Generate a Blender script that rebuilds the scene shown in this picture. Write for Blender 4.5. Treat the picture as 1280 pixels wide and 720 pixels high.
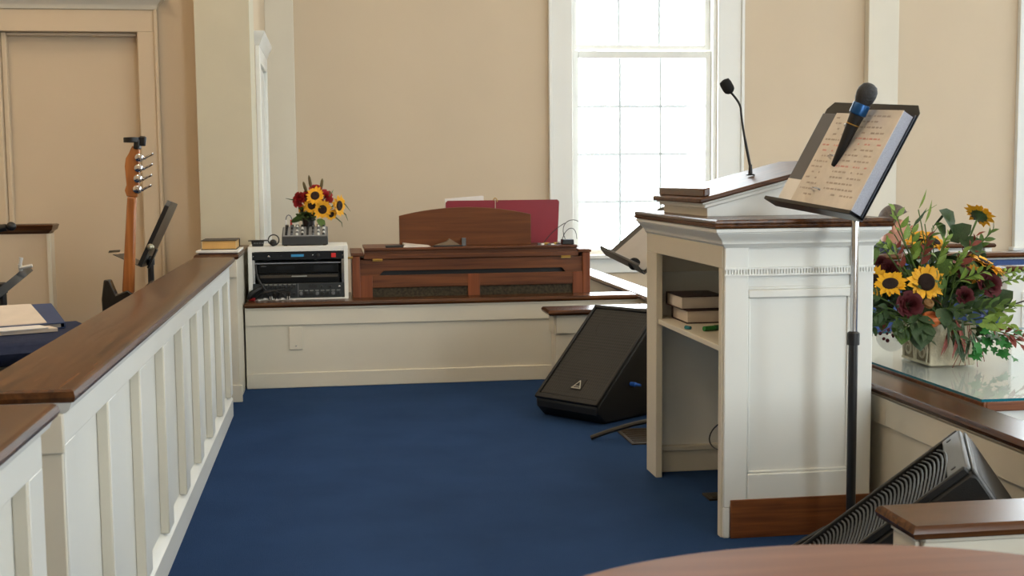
import bpy, bmesh, math, random
from mathutils import Vector, Matrix
random.seed(7)
for o in list(bpy.data.objects): bpy.data.objects.remove(o)
scene = bpy.context.scene
COL = scene.collection
PI = math.pi
# ------------------------------------------------------------------ camera
FPX, EYE = 1550.0, 1.17
YAW, PITCH, ROLL = math.radians(8.2), math.radians(-5.2), math.radians(-0.54)
_f = Vector((math.sin(YAW)*math.cos(PITCH), math.cos(YAW)*math.cos(PITCH), math.sin(PITCH)))
_r0 = Vector((math.cos(YAW), -math.sin(YAW), 0)); _u0 = _r0.cross(_f)
_r = math.cos(ROLL)*_r0 + math.sin(ROLL)*_u0; _u = -math.sin(ROLL)*_r0 + math.cos(ROLL)*_u0
CAMP = Vector((0, 0, EYE))
def at(px, py, ax, v):
    """world point on the plane axis=v seen at pixel (1280x720)"""
    d = _f + _r*((px-640)/FPX) - _u*((py-360)/FPX)
    return CAMP + d*((v-CAMP[ax])/d[ax])
cam = bpy.data.cameras.new('camera'); camo = bpy.data.objects.new('camera', cam); COL.objects.link(camo)
m = Matrix((( _r.x, _u.x, -_f.x, 0), (_r.y, _u.y, -_f.y, 0), (_r.z, _u.z, -_f.z, EYE), (0, 0, 0, 1)))
camo.matrix_world = m
cam.sensor_width = 36; cam.lens = FPX/1280*36; cam.clip_start = .02
cam.dof.use_dof = True; cam.dof.focus_distance = 4.6; cam.dof.aperture_fstop = 10.0
scene.camera = camo
# ------------------------------------------------------------------ world, daylight, exposure
w = bpy.data.worlds.new('overcast_sky'); scene.world = w; w.use_nodes = True
w.node_tree.nodes['Background'].inputs[0].default_value = (.89, .95, 1.0, 1)
w.node_tree.nodes['Background'].inputs[1].default_value = 4.9
vs = scene.view_settings
vs.view_transform = 'Standard'; vs.look = 'None'; vs.gamma = 1; vs.use_curve_mapping = False
vs.exposure = 1.45
WINX = [2.43, 6.29, 10.15]          # window centres along both side walls of the church
WZ0, WZ1, WHW = .55, 3.75, .58
WIN_FRONT_Y, WIN_REAR_Y = -1.2, 9.5
def portal(x, y, z, sx, sy, rot):
    l = bpy.data.lights.new('window_portal', 'AREA'); l.shape = 'RECTANGLE'; l.size = sx; l.size_y = sy
    l.cycles.is_portal = True
    o = bpy.data.objects.new('window_portal', l); COL.objects.link(o); o.location = (x, y, z); o.rotation_euler = rot
WINF = [2.7, 6.5, 10.3]
ENDY = [1.7, 4.25, 6.8]                     # windows in the far end wall of the nave
NAVE_END = 13.0
for y in ENDY: portal(NAVE_END+.19, y, (WZ0+WZ1)/2, WZ1-WZ0, 2*WHW, (0, PI/2, 0))
for x in WINF: portal(x, WIN_FRONT_Y-.19, (WZ0+WZ1)/2, 2*WHW, WZ1-WZ0, (PI/2, 0, 0))
for x in WINX:
    portal(x, WIN_REAR_Y+.19, (WZ0+WZ1)/2, 2*WHW, WZ1-WZ0, (-PI/2, 0, 0))
# ------------------------------------------------------------------ materials
MATS = {}
def s2l(c):
    return tuple(((v/255)/12.92 if v/255 <= .04045 else ((v/255+.055)/1.055)**2.4) for v in c)
def mat(name, rgb, rough=.5, metal=0, spec=.5, var=.06, vscale=6, bump=0, bscale=200, coat=0, emit=None, estr=0, trans=0):
    if name in MATS: return MATS[name]
    m = bpy.data.materials.new(name); m.use_nodes = True; MATS[name] = m
    nt = m.node_tree; N = nt.nodes; b = N['Principled BSDF']
    c = s2l(rgb)
    b.inputs['Roughness'].default_value = rough; b.inputs['Metallic'].default_value = metal
    b.inputs['Specular IOR Level'].default_value = spec; b.inputs['Coat Weight'].default_value = coat
    b.inputs['Coat Roughness'].default_value = .12
    b.inputs['Transmission Weight'].default_value = trans
    tc = N.new('ShaderNodeTexCoord')
    n = N.new('ShaderNodeTexNoise'); n.inputs['Scale'].default_value = vscale; n.inputs['Detail'].default_value = 4
    nt.links.new(tc.outputs['Object'], n.inputs['Vector'])
    r = N.new('ShaderNodeValToRGB'); r.color_ramp.elements[0].position = .3; r.color_ramp.elements[1].position = .7
    r.color_ramp.elements[0].color = tuple(max(0, v*(1-var)) for v in c)+(1,)
    r.color_ramp.elements[1].color = tuple(min(1, v*(1+var)) for v in c)+(1,)
    nt.links.new(n.outputs['Fac'], r.inputs['Fac']); nt.links.new(r.outputs['Color'], b.inputs['Base Color'])
    if bump:
        n2 = N.new('ShaderNodeTexNoise'); n2.inputs['Scale'].default_value = bscale; n2.inputs['Detail'].default_value = 3
        nt.links.new(tc.outputs['Object'], n2.inputs['Vector'])
        bp = N.new('ShaderNodeBump'); bp.inputs['Strength'].default_value = bump; bp.inputs['Distance'].default_value = .01
        nt.links.new(n2.outputs['Fac'], bp.inputs['Height']); nt.links.new(bp.outputs['Normal'], b.inputs['Normal'])
    if emit:
        b.inputs['Emission Color'].default_value = s2l(emit)+(1,); b.inputs['Emission Strength'].default_value = estr
    return m
def wood(name, dark, light, axis='Y', rough=.3, coat=.3, scale=1.0, spec=.5):
    if name in MATS: return MATS[name]
    m = bpy.data.materials.new(name); m.use_nodes = True; MATS[name] = m
    nt = m.node_tree; N = nt.nodes; b = N['Principled BSDF']
    tc = N.new('ShaderNodeTexCoord'); mp = N.new('ShaderNodeMapping')
    s = {'X': (1.2, 22, 22), 'Y': (22, 1.2, 22), 'Z': (22, 22, 1.2)}[axis]
    mp.inputs['Scale'].default_value = tuple(v*scale for v in s)
    n = N.new('ShaderNodeTexNoise'); n.inputs['Scale'].default_value = 2.2; n.inputs['Detail'].default_value = 7; n.inputs['Distortion'].default_value = .5
    r = N.new('ShaderNodeValToRGB'); r.color_ramp.elements[0].position = .34; r.color_ramp.elements[1].position = .7
    r.color_ramp.elements[0].color = s2l(dark)+(1,); r.color_ramp.elements[1].color = s2l(light)+(1,)
    nt.links.new(tc.outputs['Object'], mp.inputs['Vector']); nt.links.new(mp.outputs['Vector'], n.inputs['Vector'])
    nt.links.new(n.outputs['Fac'], r.inputs['Fac']); nt.links.new(r.outputs['Color'], b.inputs['Base Color'])
    b.inputs['Roughness'].default_value = rough; b.inputs['Coat Weight'].default_value = coat; b.inputs['Coat Roughness'].default_value = .1
    b.inputs['Specular IOR Level'].default_value = spec
    bp = N.new('ShaderNodeBump'); bp.inputs['Strength'].default_value = .06; bp.inputs['Distance'].default_value = .003
    nt.links.new(n.outputs['Fac'], bp.inputs['Height']); nt.links.new(bp.outputs['Normal'], b.inputs['Normal'])
    return m
def pane_mat():
    m = bpy.data.materials.new('window_glass'); m.use_nodes = True; nt = m.node_tree; N = nt.nodes
    N.remove(N['Principled BSDF']); out = N['Material Output']
    t = N.new('ShaderNodeBsdfTransparent'); t.inputs[0].default_value = (.96, .98, .98, 1)
    g = N.new('ShaderNodeBsdfGlossy'); g.inputs['Roughness'].default_value = .02
    f = N.new('ShaderNodeFresnel'); f.inputs['IOR'].default_value = 1.45
    mx = N.new('ShaderNodeMixShader')
    ge = N.new('ShaderNodeNewGeometry'); mu = N.new('ShaderNodeMath'); mu.operation = 'MULTIPLY'; iv = N.new('ShaderNodeMath'); iv.operation = 'SUBTRACT'; iv.inputs[0].default_value = 1
    nt.links.new(ge.outputs['Backfacing'], iv.inputs[1]); nt.links.new(iv.outputs[0], mu.inputs[0]); nt.links.new(f.outputs[0], mu.inputs[1])
    nt.links.new(mu.outputs[0], mx.inputs[0]); nt.links.new(t.outputs[0], mx.inputs[1]); nt.links.new(g.outputs[0], mx.inputs[2])
    nt.links.new(mx.outputs[0], out.inputs['Surface']); return m
def mesh_grille_mat(name, base, hole, scale):
    m = bpy.data.materials.new(name); m.use_nodes = True; nt = m.node_tree; N = nt.nodes; b = N['Principled BSDF']
    tc = N.new('ShaderNodeTexCoord'); v = N.new('ShaderNodeTexVoronoi'); v.inputs['Scale'].default_value = scale
    v.inputs['Randomness'].default_value = .0
    r = N.new('ShaderNodeValToRGB'); r.color_ramp.elements[0].position = .32; r.color_ramp.elements[1].position = .45
    r.color_ramp.elements[0].color = s2l(hole)+(1,); r.color_ramp.elements[1].color = s2l(base)+(1,)
    nt.links.new(tc.outputs['Object'], v.inputs['Vector']); nt.links.new(v.outputs['Distance'], r.inputs['Fac'])
    nt.links.new(r.outputs['Color'], b.inputs['Base Color']); b.inputs['Roughness'].default_value = .45
    bp = N.new('ShaderNodeBump'); bp.inputs['Strength'].default_value = .5; bp.inputs['Distance'].default_value = .004
    nt.links.new(v.outputs['Distance'], bp.inputs['Height']); nt.links.new(bp.outputs['Normal'], b.inputs['Normal'])
    return m
TAN = mat('tan_wall_paint', (204, 186, 160), .75, var=.02, vscale=2, bump=.03, bscale=60)
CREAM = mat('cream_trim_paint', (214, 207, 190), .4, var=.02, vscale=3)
WHITE = mat('white_trim_paint', (226, 226, 220), .38, var=.015, vscale=3)
CEIL = mat('ceiling_paint', (236, 232, 222), .8, var=.02)
CARPET = mat('blue_carpet', (39, 65, 104), .95, spec=.1, var=.10, vscale=3, bump=.6, bscale=420)
CAPW = wood('dark_cap_wood_along_depth', (56, 31, 14), (98, 60, 30), 'Y', .26, .05, 1, .28)
CAPX = wood('dark_cap_wood_along_width', (56, 31, 14), (98, 60, 30), 'X', .26, .05, 1, .28)
DESKW = wood('satin_desk_wood', (58, 34, 19), (104, 67, 40), 'X', .42, .0, 1, .35)
OAK = wood('oak_base_wood', (96, 50, 18), (134, 78, 34), 'X', .45, .1, 1.4)
WALN = wood('organ_walnut', (78, 42, 22), (118, 70, 38), 'X', .5, .05, .8, .3)
WALN2 = wood('organ_red_walnut', (104, 54, 28), (136, 76, 42), 'Z', .5, .05, .8, .3)
MDESK = wood('music_desk_walnut', (82, 44, 16), (110, 62, 26), 'X', .55, .0, .6, .3)
TABW = wood('round_table_wood', (112, 74, 50), (138, 94, 68), 'X', .6, .0, .5, .2)
MAPLE = wood('maple_neck', (150, 88, 40), (184, 116, 58), 'Z', .35, .3)
BLACK = mat('black_plastic', (17, 17, 18), .45, var=.1)
BLACKM = mat('black_metal', (22, 22, 23), .32, spec=.6, var=.1)
SPKB = mat('speaker_black', (15, 15, 16), .5, var=.15, bump=.15, bscale=300)
GREYP = mat('grey_plastic', (96, 98, 100), .45)
CHROME = mat('chrome', (205, 205, 208), .12, metal=1, var=.02)
BRASS = mat('brass', (176, 140, 74), .3, metal=1, var=.05)
PAPER = mat('paper', (212, 200, 186), .8, var=.05, vscale=20)
PAPERW = mat('white_paper', (228, 226, 222), .8, var=.03)
GLASS = pane_mat()
YEL = mat('sunflower_yellow', (243, 172, 18), .6, var=.22, vscale=40)
SEED = mat('sunflower_centre', (44, 24, 14), .9, var=.4, vscale=150, bump=.6, bscale=400)
ROSE = mat('dark_red_rose', (78, 5, 14), .75, var=.3, vscale=40)
GRN = mat('leaf_green', (78, 104, 42), .55, var=.35, vscale=25)
GRND = mat('dark_leaf_green', (46, 68, 32), .55, var=.35, vscale=25)
GRNL = mat('lime_leaf_green', (120, 144, 58), .55, var=.3, vscale=25)
RUST = mat('rust_leaf', (128, 58, 44), .6, var=.35, vscale=25)
NAVY = mat('navy_upholstery', (46, 54, 80), .9, spec=.15, var=.12, vscale=60, bump=.3, bscale=500)
BLUEU = mat('blue_upholstery', (72, 94, 146), .9, spec=.15, var=.1, vscale=60, bump=.3, bscale=500)
# ------------------------------------------------------------------ mesh helpers
class MB:
    def __init__(s): s.v = []; s.f = []
    def add(s, vs, fs):
        o = len(s.v); s.v += [Vector(v) for v in vs]; s.f += [tuple(i+o for i in f) for f in fs]; return s
    def box(s, x0, x1, y0, y1, z0, z1):
        return s.add([(x0,y0,z0),(x1,y0,z0),(x1,y1,z0),(x0,y1,z0),(x0,y0,z1),(x1,y0,z1),(x1,y1,z1),(x0,y1,z1)],
                     [(0,3,2,1),(4,5,6,7),(0,1,5,4),(1,2,6,5),(2,3,7,6),(3,0,4,7)])
    def hexa(s, p):
        return s.add(p, [(0,3,2,1),(4,5,6,7),(0,1,5,4),(1,2,6,5),(2,3,7,6),(3,0,4,7)])
    def slab(s, o, u, v, n):
        o, u, v, n = map(Vector, (o, u, v, n))
        return s.hexa([o, o+u, o+u+v, o+v, o+n, o+u+n, o+u+v+n, o+v+n])
    def prism(s, poly, ax, a0, a1):
        n = len(poly)
        def P(p, a): return {'x': (a, p[0], p[1]), 'y': (p[0], a, p[1]), 'z': (p[0], p[1], a)}[ax]
        vs = [P(p, a0) for p in poly]+[P(p, a1) for p in poly]
        fs = [tuple(range(n))[::-1], tuple(range(n, 2*n))]+[(i, (i+1) % n, n+(i+1) % n, n+i) for i in range(n)]
        return s.add(vs, fs)
    def rings(s, x0, x1, y0, y1, prof):
        """stacked rectangle rings: prof = [(z, overhang), ...]"""
        vs = []; fs = []
        for z, o in prof: vs += [(x0-o,y0-o,z),(x1+o,y0-o,z),(x1+o,y1+o,z),(x0-o,y1+o,z)]
        for k in range(len(prof)-1):
            for i in range(4): a = 4*k+i; b = 4*k+(i+1) % 4; fs.append((a, b, b+4, a+4))
        fs.append((3,2,1,0)); e = 4*(len(prof)-1); fs.append((e,e+1,e+2,e+3))
        return s.add(vs, fs)
    def tube(s, pts, r, n=8):
        pts = [Vector(p) for p in pts]; m = len(pts); rs = r if isinstance(r, (list, tuple)) else [r]*m
        t0 = (pts[1]-pts[0]).normalized(); up = Vector((0,0,1)) if abs(t0.z) < .9 else Vector((1,0,0))
        a = t0.cross(up).normalized(); vs = []; fs = []
        for i, p in enumerate(pts):
            t = (pts[min(i+1, m-1)]-pts[max(i-1, 0)]).normalized()
            a = (a-t*a.dot(t)).normalized(); b = t.cross(a)
            for k in range(n):
                an = 2*PI*k/n; vs.append(p+rs[i]*(math.cos(an)*a+math.sin(an)*b))
        for i in range(m-1):
            for k in range(n): fs.append((i*n+k, i*n+(k+1) % n, (i+1)*n+(k+1) % n, (i+1)*n+k))
        fs.append(tuple(range(n))[::-1]); fs.append(tuple(range((m-1)*n, m*n)))
        return s.add(vs, fs)
    def lathe(s, prof, c=(0,0,0), axis=(0,0,1), n=20):
        ax = Vector(axis).normalized(); h = Vector((0,0,1)) if abs(ax.z) < .9 else Vector((1,0,0))
        a = ax.cross(h).normalized(); b = ax.cross(a); c = Vector(c); vs = []; fs = []
        for r, z in prof:
            for k in range(n):
                an = 2*PI*k/n; vs.append(c+ax*z+max(r, 1e-4)*(math.cos(an)*a+math.sin(an)*b))
        for i in range(len(prof)-1):
            for k in range(n): fs.append((i*n+k, i*n+(k+1) % n, (i+1)*n+(k+1) % n, (i+1)*n+k))
        fs.append(tuple(range(n))[::-1]); fs.append(tuple(range((len(prof)-1)*n, len(prof)*n)))
        return s.add(vs, fs)
    def ball(s, c, r, n=12, m=8):
        r = r if isinstance(r, (list, tuple)) else (r, r, r)
        o = len(s.v)
        MB.lathe(s, [(math.sin(PI*i/m), -math.cos(PI*i/m)) for i in range(m+1)], n=n)
        for i in range(o, len(s.v)):
            v = s.v[i]; s.v[i] = Vector((c[0]+v.x*r[0], c[1]+v.y*r[1], c[2]+v.z*r[2]))
        return s
def bez(p0, p1, p2, p3, n=12):
    p0, p1, p2, p3 = map(Vector, (p0, p1, p2, p3)); o = []
    for i in range(n+1):
        t = i/n; o.append((1-t)**3*p0+3*(1-t)**2*t*p1+3*(1-t)*t*t*p2+t**3*p3)
    return o
def wloc(o):
    p = Vector((0,0,0))
    while o: p += o.location; o = o.parent
    return p
def obj(name, mb, material, parent=None, bevel=0, smooth=35, local=False, origin=None, kind=None, segs=2):
    me = bpy.data.meshes.new(name)
    if parent is not None: off = Vector((0,0,0)) if local else wloc(parent)
    elif origin is not None: off = Vector(origin)
    elif local: off = Vector((0,0,0))
    else:
        xs = [v.x for v in mb.v]; ys = [v.y for v in mb.v]; zs = [v.z for v in mb.v]
        off = Vector(((min(xs)+max(xs))/2, (min(ys)+max(ys))/2, min(zs)))
    me.from_pydata([v-off for v in mb.v], [], mb.f)
    bm = bmesh.new(); bm.from_mesh(me); bmesh.ops.recalc_face_normals(bm, faces=bm.faces); bm.to_mesh(me); bm.free()
    me.materials.append(material)
    if smooth: me.shade_smooth(); me.set_sharp_from_angle(angle=math.radians(smooth))
    o = bpy.data.objects.new(name, me); COL.objects.link(o)
    if parent is not None: o.parent = parent
    else: o.location = off
    if bevel:
        b = o.modifiers.new('bevel', 'BEVEL'); b.width = bevel; b.segments = segs; b.limit_method = 'ANGLE'; b.angle_limit = math.radians(40)
    if kind: o['kind'] = kind
    return o
def tag(o, label, cat, group=None):
    o['label'] = label; o['category'] = cat
    if group: o['group'] = group
    return o
def thing(name, label, cat, loc, group=None, rotz=0):
    o = bpy.data.objects.new(name, None); COL.objects.link(o); o.location = loc; o.rotation_euler = (0,0,rotz)
    o.empty_display_size = .05
    return tag(o, label, cat, group)
def struct(name, mb, material, parent=None, bevel=0, label=None, **k):
    o = obj(name, mb, material, parent, bevel, **k)
    if parent is None: o['kind'] = 'structure'
    if label: o['label'] = label
    return o
def share(name, src, parent, loc, rot=None, scale=None):
    o = bpy.data.objects.new(name, src.data); COL.objects.link(o); o.parent = parent; o.location = loc
    for mdf in src.modifiers:
        if mdf.type == 'BEVEL':
            b = o.modifiers.new('bevel', 'BEVEL'); b.width = mdf.width; b.segments = mdf.segments; b.limit_method = 'ANGLE'
    if rot is not None: o.rotation_euler = rot
    if scale is not None: o.scale = scale
    return o
# ================================================================== SETTING
NZ, CZ, ROOFZ = -.30, .20, 5.2       # nave floor, choir floor, ceiling heights (platform carpet is 0)
LX = -.462                           # pit side wall
struct('floor', MB().box(-.66, 1.80, -1.2, 9.5, -.32, 0), CARPET, label='blue carpet of the raised platform')
struct('floor.001', MB().box(1.80, NAVE_END, -1.2, 9.5, -.4, NZ), CARPET, label='blue carpet of the nave')
struct('floor.002', MB().box(-4.2, -.66, .8, 7.7, -.32, CZ), CARPET, label='carpet of the raised choir area')
struct('ceiling', MB().box(-4.4, NAVE_END+.2, -1.4, 9.7, ROOFZ, ROOFZ+.15), CEIL, label='plain cream ceiling')
def window_wall(name, y0, y1, x0, x1, label, wins):
    m = MB(); e = x0
    for cx in wins:
        m.box(e, cx-WHW, y0, y1, NZ-.1, ROOFZ); m.box(cx-WHW, cx+WHW, y0, y1, NZ-.1, WZ0); m.box(cx-WHW, cx+WHW, y0, y1, WZ1, ROOFZ); e = cx+WHW
    m.box(e, x1, y0, y1, NZ-.1, ROOFZ)
    return struct(name, m, TAN, label=label)
window_wall('wall_rear', 9.5, 9.7, -.9, NAVE_END, 'tan painted wall behind the organ with tall windows', WINX)
window_wall('wall_front', -1.4, -1.2, -.9, NAVE_END, 'tan painted wall behind the viewer', WINF)
wm = MB(); e_ = -1.4
for y in ENDY:
    wm.box(NAVE_END, NAVE_END+.2, e_, y-WHW, NZ-.1, ROOFZ).box(NAVE_END, NAVE_END+.2, y-WHW, y+WHW, NZ-.1, WZ0).box(NAVE_END, NAVE_END+.2, y-WHW, y+WHW, WZ1, ROOFZ); e_ = y+WHW
wm.box(NAVE_END, NAVE_END+.2, e_, 9.7, NZ-.1, ROOFZ)
struct('wall_right', wm, TAN, label='far end wall of the nave with three windows')
struct('wall_left', MB().box(-4.4, -4.2, .6, 7.9, -.3, ROOFZ), TAN, label='tan wall behind the choir')
struct('wall_choir_front', MB().box(-4.4, -.44, .6, .8, -.3, ROOFZ), TAN, label='tan choir wall beside the viewer')
struct('wall_viewer_side', MB().box(-.66, LX, -1.2, .6, -.1, ROOFZ), CREAM, label='cream wall beside the viewer')
LWY = 7.7
DXL, DXR, DZT = at(2, 100, 1, LWY).x, at(173, 60, 1, LWY).x, at(100, 40, 1, LWY).z
struct('wall_choir_rear', MB().box(-4.4, DXL, LWY, LWY+.2, -.3, ROOFZ).box(DXR, -.76, LWY, LWY+.2, -.3, ROOFZ).box(DXL, DXR, LWY, LWY+.2, DZT, ROOFZ).box(DXL, DXR, LWY+.12, LWY+.2, -.3, DZT), TAN, label='tan painted wall with the panelled door')
struct('wall_pit_side', MB().box(-.66, LX, 7.9, 9.5, -.1, ROOFZ), TAN, label='cream side wall beside the organ')
p = struct('trim_1', MB().box(-.765, LX+.008, 7.46, 7.9, 0, ROOFZ), mat('pier_beige', (196, 189, 166), .5, var=.02), label='wide cream corner pier between the choir and the organ')  # one even beige, a step darker than the cream trim
p = struct('trim_2', MB().box(LX, -.255, 9.42, 9.5, 0, ROOFZ), CREAM, bevel=.004, label='cream corner pilaster beside the flowers')
p = struct('trim_3', MB().box(4.252-.03, 4.474, 9.42, 9.5, NZ, ROOFZ), CREAM, bevel=.004, label='cream pilaster between the two windows')
# windows
def window(n, cx, yface, inward, full, label):
    s = inward                                   # +1: room lies towards -Y ; -1 : towards +Y
    Y = lambda d: yface - s*d                    # d>0 into the room
    def bx(x0, x1, d0, d1, z0, z1):
        a, b = sorted((Y(d0), Y(d1))); return MB().box(cx+x0, cx+x1, a, b, z0, z1)
    m = MB()
    for q in (bx(-.74, -WHW, 0, .03, WZ0-.03, WZ1+.16), bx(WHW, .765, 0, .03, WZ0-.03, WZ1+.16), bx(-WHW, WHW, 0, .03, WZ1, WZ1+.16)):
        m.add(q.v, q.f)
    root = struct('window_%d' % n, m, WHITE, bevel=.004, label=label)
    if not full:
        q = bx(-WHW, WHW, -.08, -.07, WZ0, WZ1); obj('pane', q, GLASS, root, smooth=0)
        q = bx(-WHW, WHW, -.10, -.06, 2.08, 2.17); obj('meeting_rail', q, WHITE, root)
        return root
    b2 = MB()
    for x0, x1 in ((-.765, -.74), (.765, .79)):
        q = bx(x0, x1, 0, .045, WZ0-.03, WZ1+.18); b2.add(q.v, q.f)
    obj('backband', b2, WHITE, root, bevel=.004)
    q = bx(-.79, .79, -.02, .07, .515, .545); obj('sill', q, WHITE, root, bevel=.006)
    q = bx(-.74, .74, 0, .02, .40, .515); obj('apron', q, WHITE, root, bevel=.004)
    jm = MB()
    for x0, x1 in ((-WHW, -WHW+.03), (WHW-.03, WHW)):
        q = bx(x0, x1, -.16, -.01, WZ0, WZ1); jm.add(q.v, q.f)
    obj('jamb', jm, WHITE, root)
    zb = [.582, 2.07]; zt = [2.175, WZ1-.05]
    for nm, (z0, z1), d0 in (('lower_sash', zb, -.06), ('upper_sash', zt, -.10)):
        d1 = d0-.035; sm = MB()
        for a in ((-.55, -.515, z0-.04, z1+.06), (.505, .55, z0-.04, z1+.06)):
            q = bx(a[0], a[1], d1, d0, a[2], a[3]); sm.add(q.v, q.f)
        for a in ((z0-.04, z0), (z1, z1+.055 if nm == 'lower_sash' else z1+.05)):
            q = bx(-.515, .505, d1, d0, a[0], a[1]); sm.add(q.v, q.f)
        sash = obj(nm, sm, WHITE, root, bevel=.003)
        cols = [-.515, -.181, .145, .505]; rows = [z0+(z1-z0)*k/4 for k in range(5)]
        for i in range(3):
            for j in range(4):
                q = bx(cols[i], cols[i+1], d1+.014, d1+.020, rows[j], rows[j+1]); obj('pane', q, GLASS, sash, smooth=0)
        for x in cols[1:3]:
            q = bx(x-.0105, x+.0105, d1+.006, d1+.012, z0, z1); obj('muntin', q, VINYL, sash, smooth=0)
        for z in rows[1:4]:
            q = bx(-.515, .505, d1+.007, d1+.011, z-.010, z+.010); obj('muntin', q, VINYL, sash, smooth=0)
    return root
def vinyl():
    m = bpy.data.materials.new('translucent_grid_vinyl'); m.use_nodes = True; nt = m.node_tree; N = nt.nodes; b = N['Principled BSDF']
    b.inputs['Base Color'].default_value = (.85, .86, .87, 1); b.inputs['Roughness'].default_value = .5
    t = N.new('ShaderNodeBsdfTranslucent'); t.inputs[0].default_value = (.9, .91, .92, 1); mx = N.new('ShaderNodeMixShader'); mx.inputs[0].default_value = .012
    nt.links.new(b.outputs[0], mx.inputs[1]); nt.links.new(t.outputs[0], mx.inputs[2]); nt.links.new(mx.outputs[0], N['Material Output'].inputs['Surface'])
    return m
VINYL = vinyl()
k = 1
for cx in WINX:
    window(k, cx, 9.5, 1, k == 1 or k == 2, ['tall white sash window behind the organ, glowing with daylight', 'tall white window at the right picture edge', 'nave window further right'][k-1]); k += 1
for cx in WINF:
    window(k, cx, -1.2, -1, False, 'nave window behind the viewer'); k += 1
for y in ENDY:
    struct('window_%d' % k, MB().box(NAVE_END+.07, NAVE_END+.08, y-WHW, y+WHW, WZ0, WZ1), GLASS, smooth=0, label='window in the far end wall of the nave'); k += 1
# panelled door in the choir wall
def Pd(px, py, d=0): return at(px, py, 1, LWY-d)
xr_out = Pd(194, 60).x; xr_in = Pd(173, 60).x; ztop = Pd(100, 40).z; zhead = Pd(100, 12).z
xl_in = Pd(2, 100).x; xl_out = xl_in-(xr_out-xr_in)
dm = MB(); dm.box(xr_in, xr_out, LWY-.03, LWY, CZ, ztop); dm.box(xl_out, xl_in, LWY-.03, LWY, CZ, ztop); dm.box(xl_out, xr_out, LWY-.03, LWY, ztop, zhead)
d1 = struct('door_1', dm, TAN, bevel=.004, label='tan painted door with moulded casing and cornice behind the choir')
obj('backband', MB().box(xr_out, xr_out+.022, LWY-.045, LWY, CZ, zhead).box(xl_out-.022, xl_out, LWY-.045, LWY, CZ, zhead), TAN, d1, bevel=.006)
obj('cornice', MB().rings(xl_out-.02, xr_out+.02, LWY-.04, LWY-.005, [(zhead, 0), (zhead+.02, .006), (zhead+.03, .012), (zhead+.05, .035), (zhead+.065, .05), (zhead+.085, .055), (zhead+.09, .045)]), CREAM, d1)
obj('door_stop', MB().box(xr_in-.012, xr_in-.002, LWY+.02, LWY+.06, CZ, ztop-.002).box(xl_in+.002, xl_in+.03, LWY+.01, LWY+.06, CZ, ztop-.002).box(xl_in+.03, xr_in-.012, LWY+.02, LWY+.06, ztop-.02, ztop-.002), TAN, d1, bevel=.008)
obj('door_leaf', MB().box(xl_in+.002, xr_in-.002, LWY+.065, LWY+.1, CZ, ztop-.002), TAN, d1)
# door in the pit side wall
y0, y1 = 8.08, 9.02
dm = MB(); dm.box(LX, LX+.03, y0, y0+.11, 0, 2.0); dm.box(LX, LX+.03, y1-.11, y1, 0, 2.0); dm.box(LX, LX+.03, y0+.11, y1-.11, 1.9, 2.0)
d2 = struct('door_2', dm, WHITE, bevel=.004, label='narrow white door casing beside the organ')
obj('cornice', MB().rings(LX+.001, LX+.03, y0, y1, [(2.0, 0), (2.02, .008), (2.05, .02), (2.075, .034), (2.09, .034)]), WHITE, d2)
obj('door_leaf', MB().box(LX, LX+.008, y0+.11, y1-.11, 0, 1.9), WHITE, d2)
# low walls with wooden caps
def nose(h, t=.028, o=.03):
    return [(h-t, o-.006), (h-t+.004, o-.001), (h-t/2, o+.003), (h-.005, o-.001), (h, o-.007)]
def lowwall(name, x0, x1, y0, y1, h, capm, label, z0=0, sides='', bz=None, o=.03):
    """body x0..x1,y0..y1; sides: faces that carry frieze and baseboard boards (f=-Y, b=+Y, l=-X, r=+X)"""
    root = struct(name, MB().box(x0, x1, y0, y1, z0, h-.028), CREAM, label=label)
    for s in sides:
        d = .012
        if s == 'f': a = (x0, x1, y0-d, y0)
        if s == 'b': a = (x0, x1, y1, y1+d)
        if s == 'l': a = (x0-d, x0, y0, y1)
        if s == 'r': a = (x1, x1+d, y0, y1)
        obj('frieze_board', MB().box(*a, h-.128, h-.04), CREAM, root, bevel=.002)
        obj('cap_moulding', MB().box(a[0]-(.006 if s == 'l' else 0), a[1]+(.006 if s == 'r' else 0), a[2]-(.006 if s == 'f' else 0), a[3]+(.006 if s == 'b' else 0), h-.04, h-.028), CREAM, root, bevel=.003)
        obj('baseboard', MB().box(*a, z0, z0+.085), CREAM, root, bevel=.004)
    return root
LH = .48
wl = lowwall('wall_ledge', -.49, 1.76, 6.955, 7.10, LH, CAPX, 'low cream wall with dark wooden ledge in front of the organ', sides='f')
obj('wooden_cap', MB().rings(-.46, 1.70, 6.955, 7.09, nose(LH)), CAPX, wl)
obj('rack_shelf', MB().box(-.485, .10, 7.12, 7.47, LH-.03, LH), CAPX, wl)
obj('shelf_bracket', MB().box(-.485, .10, 7.40, 7.47, 0, LH-.03), CREAM, wl)
wr = lowwall('wall_right_low', 1.762, 1.86, -.9, 9.42, LH, CAPW, 'low cream wall with glossy wooden cap along the platform edge', z0=NZ, sides='')
for a, b in ((-.9, 2.225), (2.415, 3.735), (3.735, 6.44), (6.66, 6.94)):
    obj('frieze_board', MB().box(1.75, 1.762, a, b, LH-.128, LH-.04), CREAM, wr, bevel=.002)
    obj('baseboard', MB().box(1.75, 1.762, a, b, 0, .085), CREAM, wr, bevel=.004)
obj('wooden_cap', MB().rings(1.765, 1.855, -.9, 9.39, nose(LH)), CAPW, wr)
PH = .455
wp = lowwall('wall_return_rear', 1.165, 1.748, 6.46, 6.60, PH, CAPX, 'short low cream wall with wooden cap behind the floor monitor', sides='fl')
obj('wooden_cap', MB().rings(1.165, 1.70, 6.46, 6.60, nose(PH, o=.045)), CAPX, wp)
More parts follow.
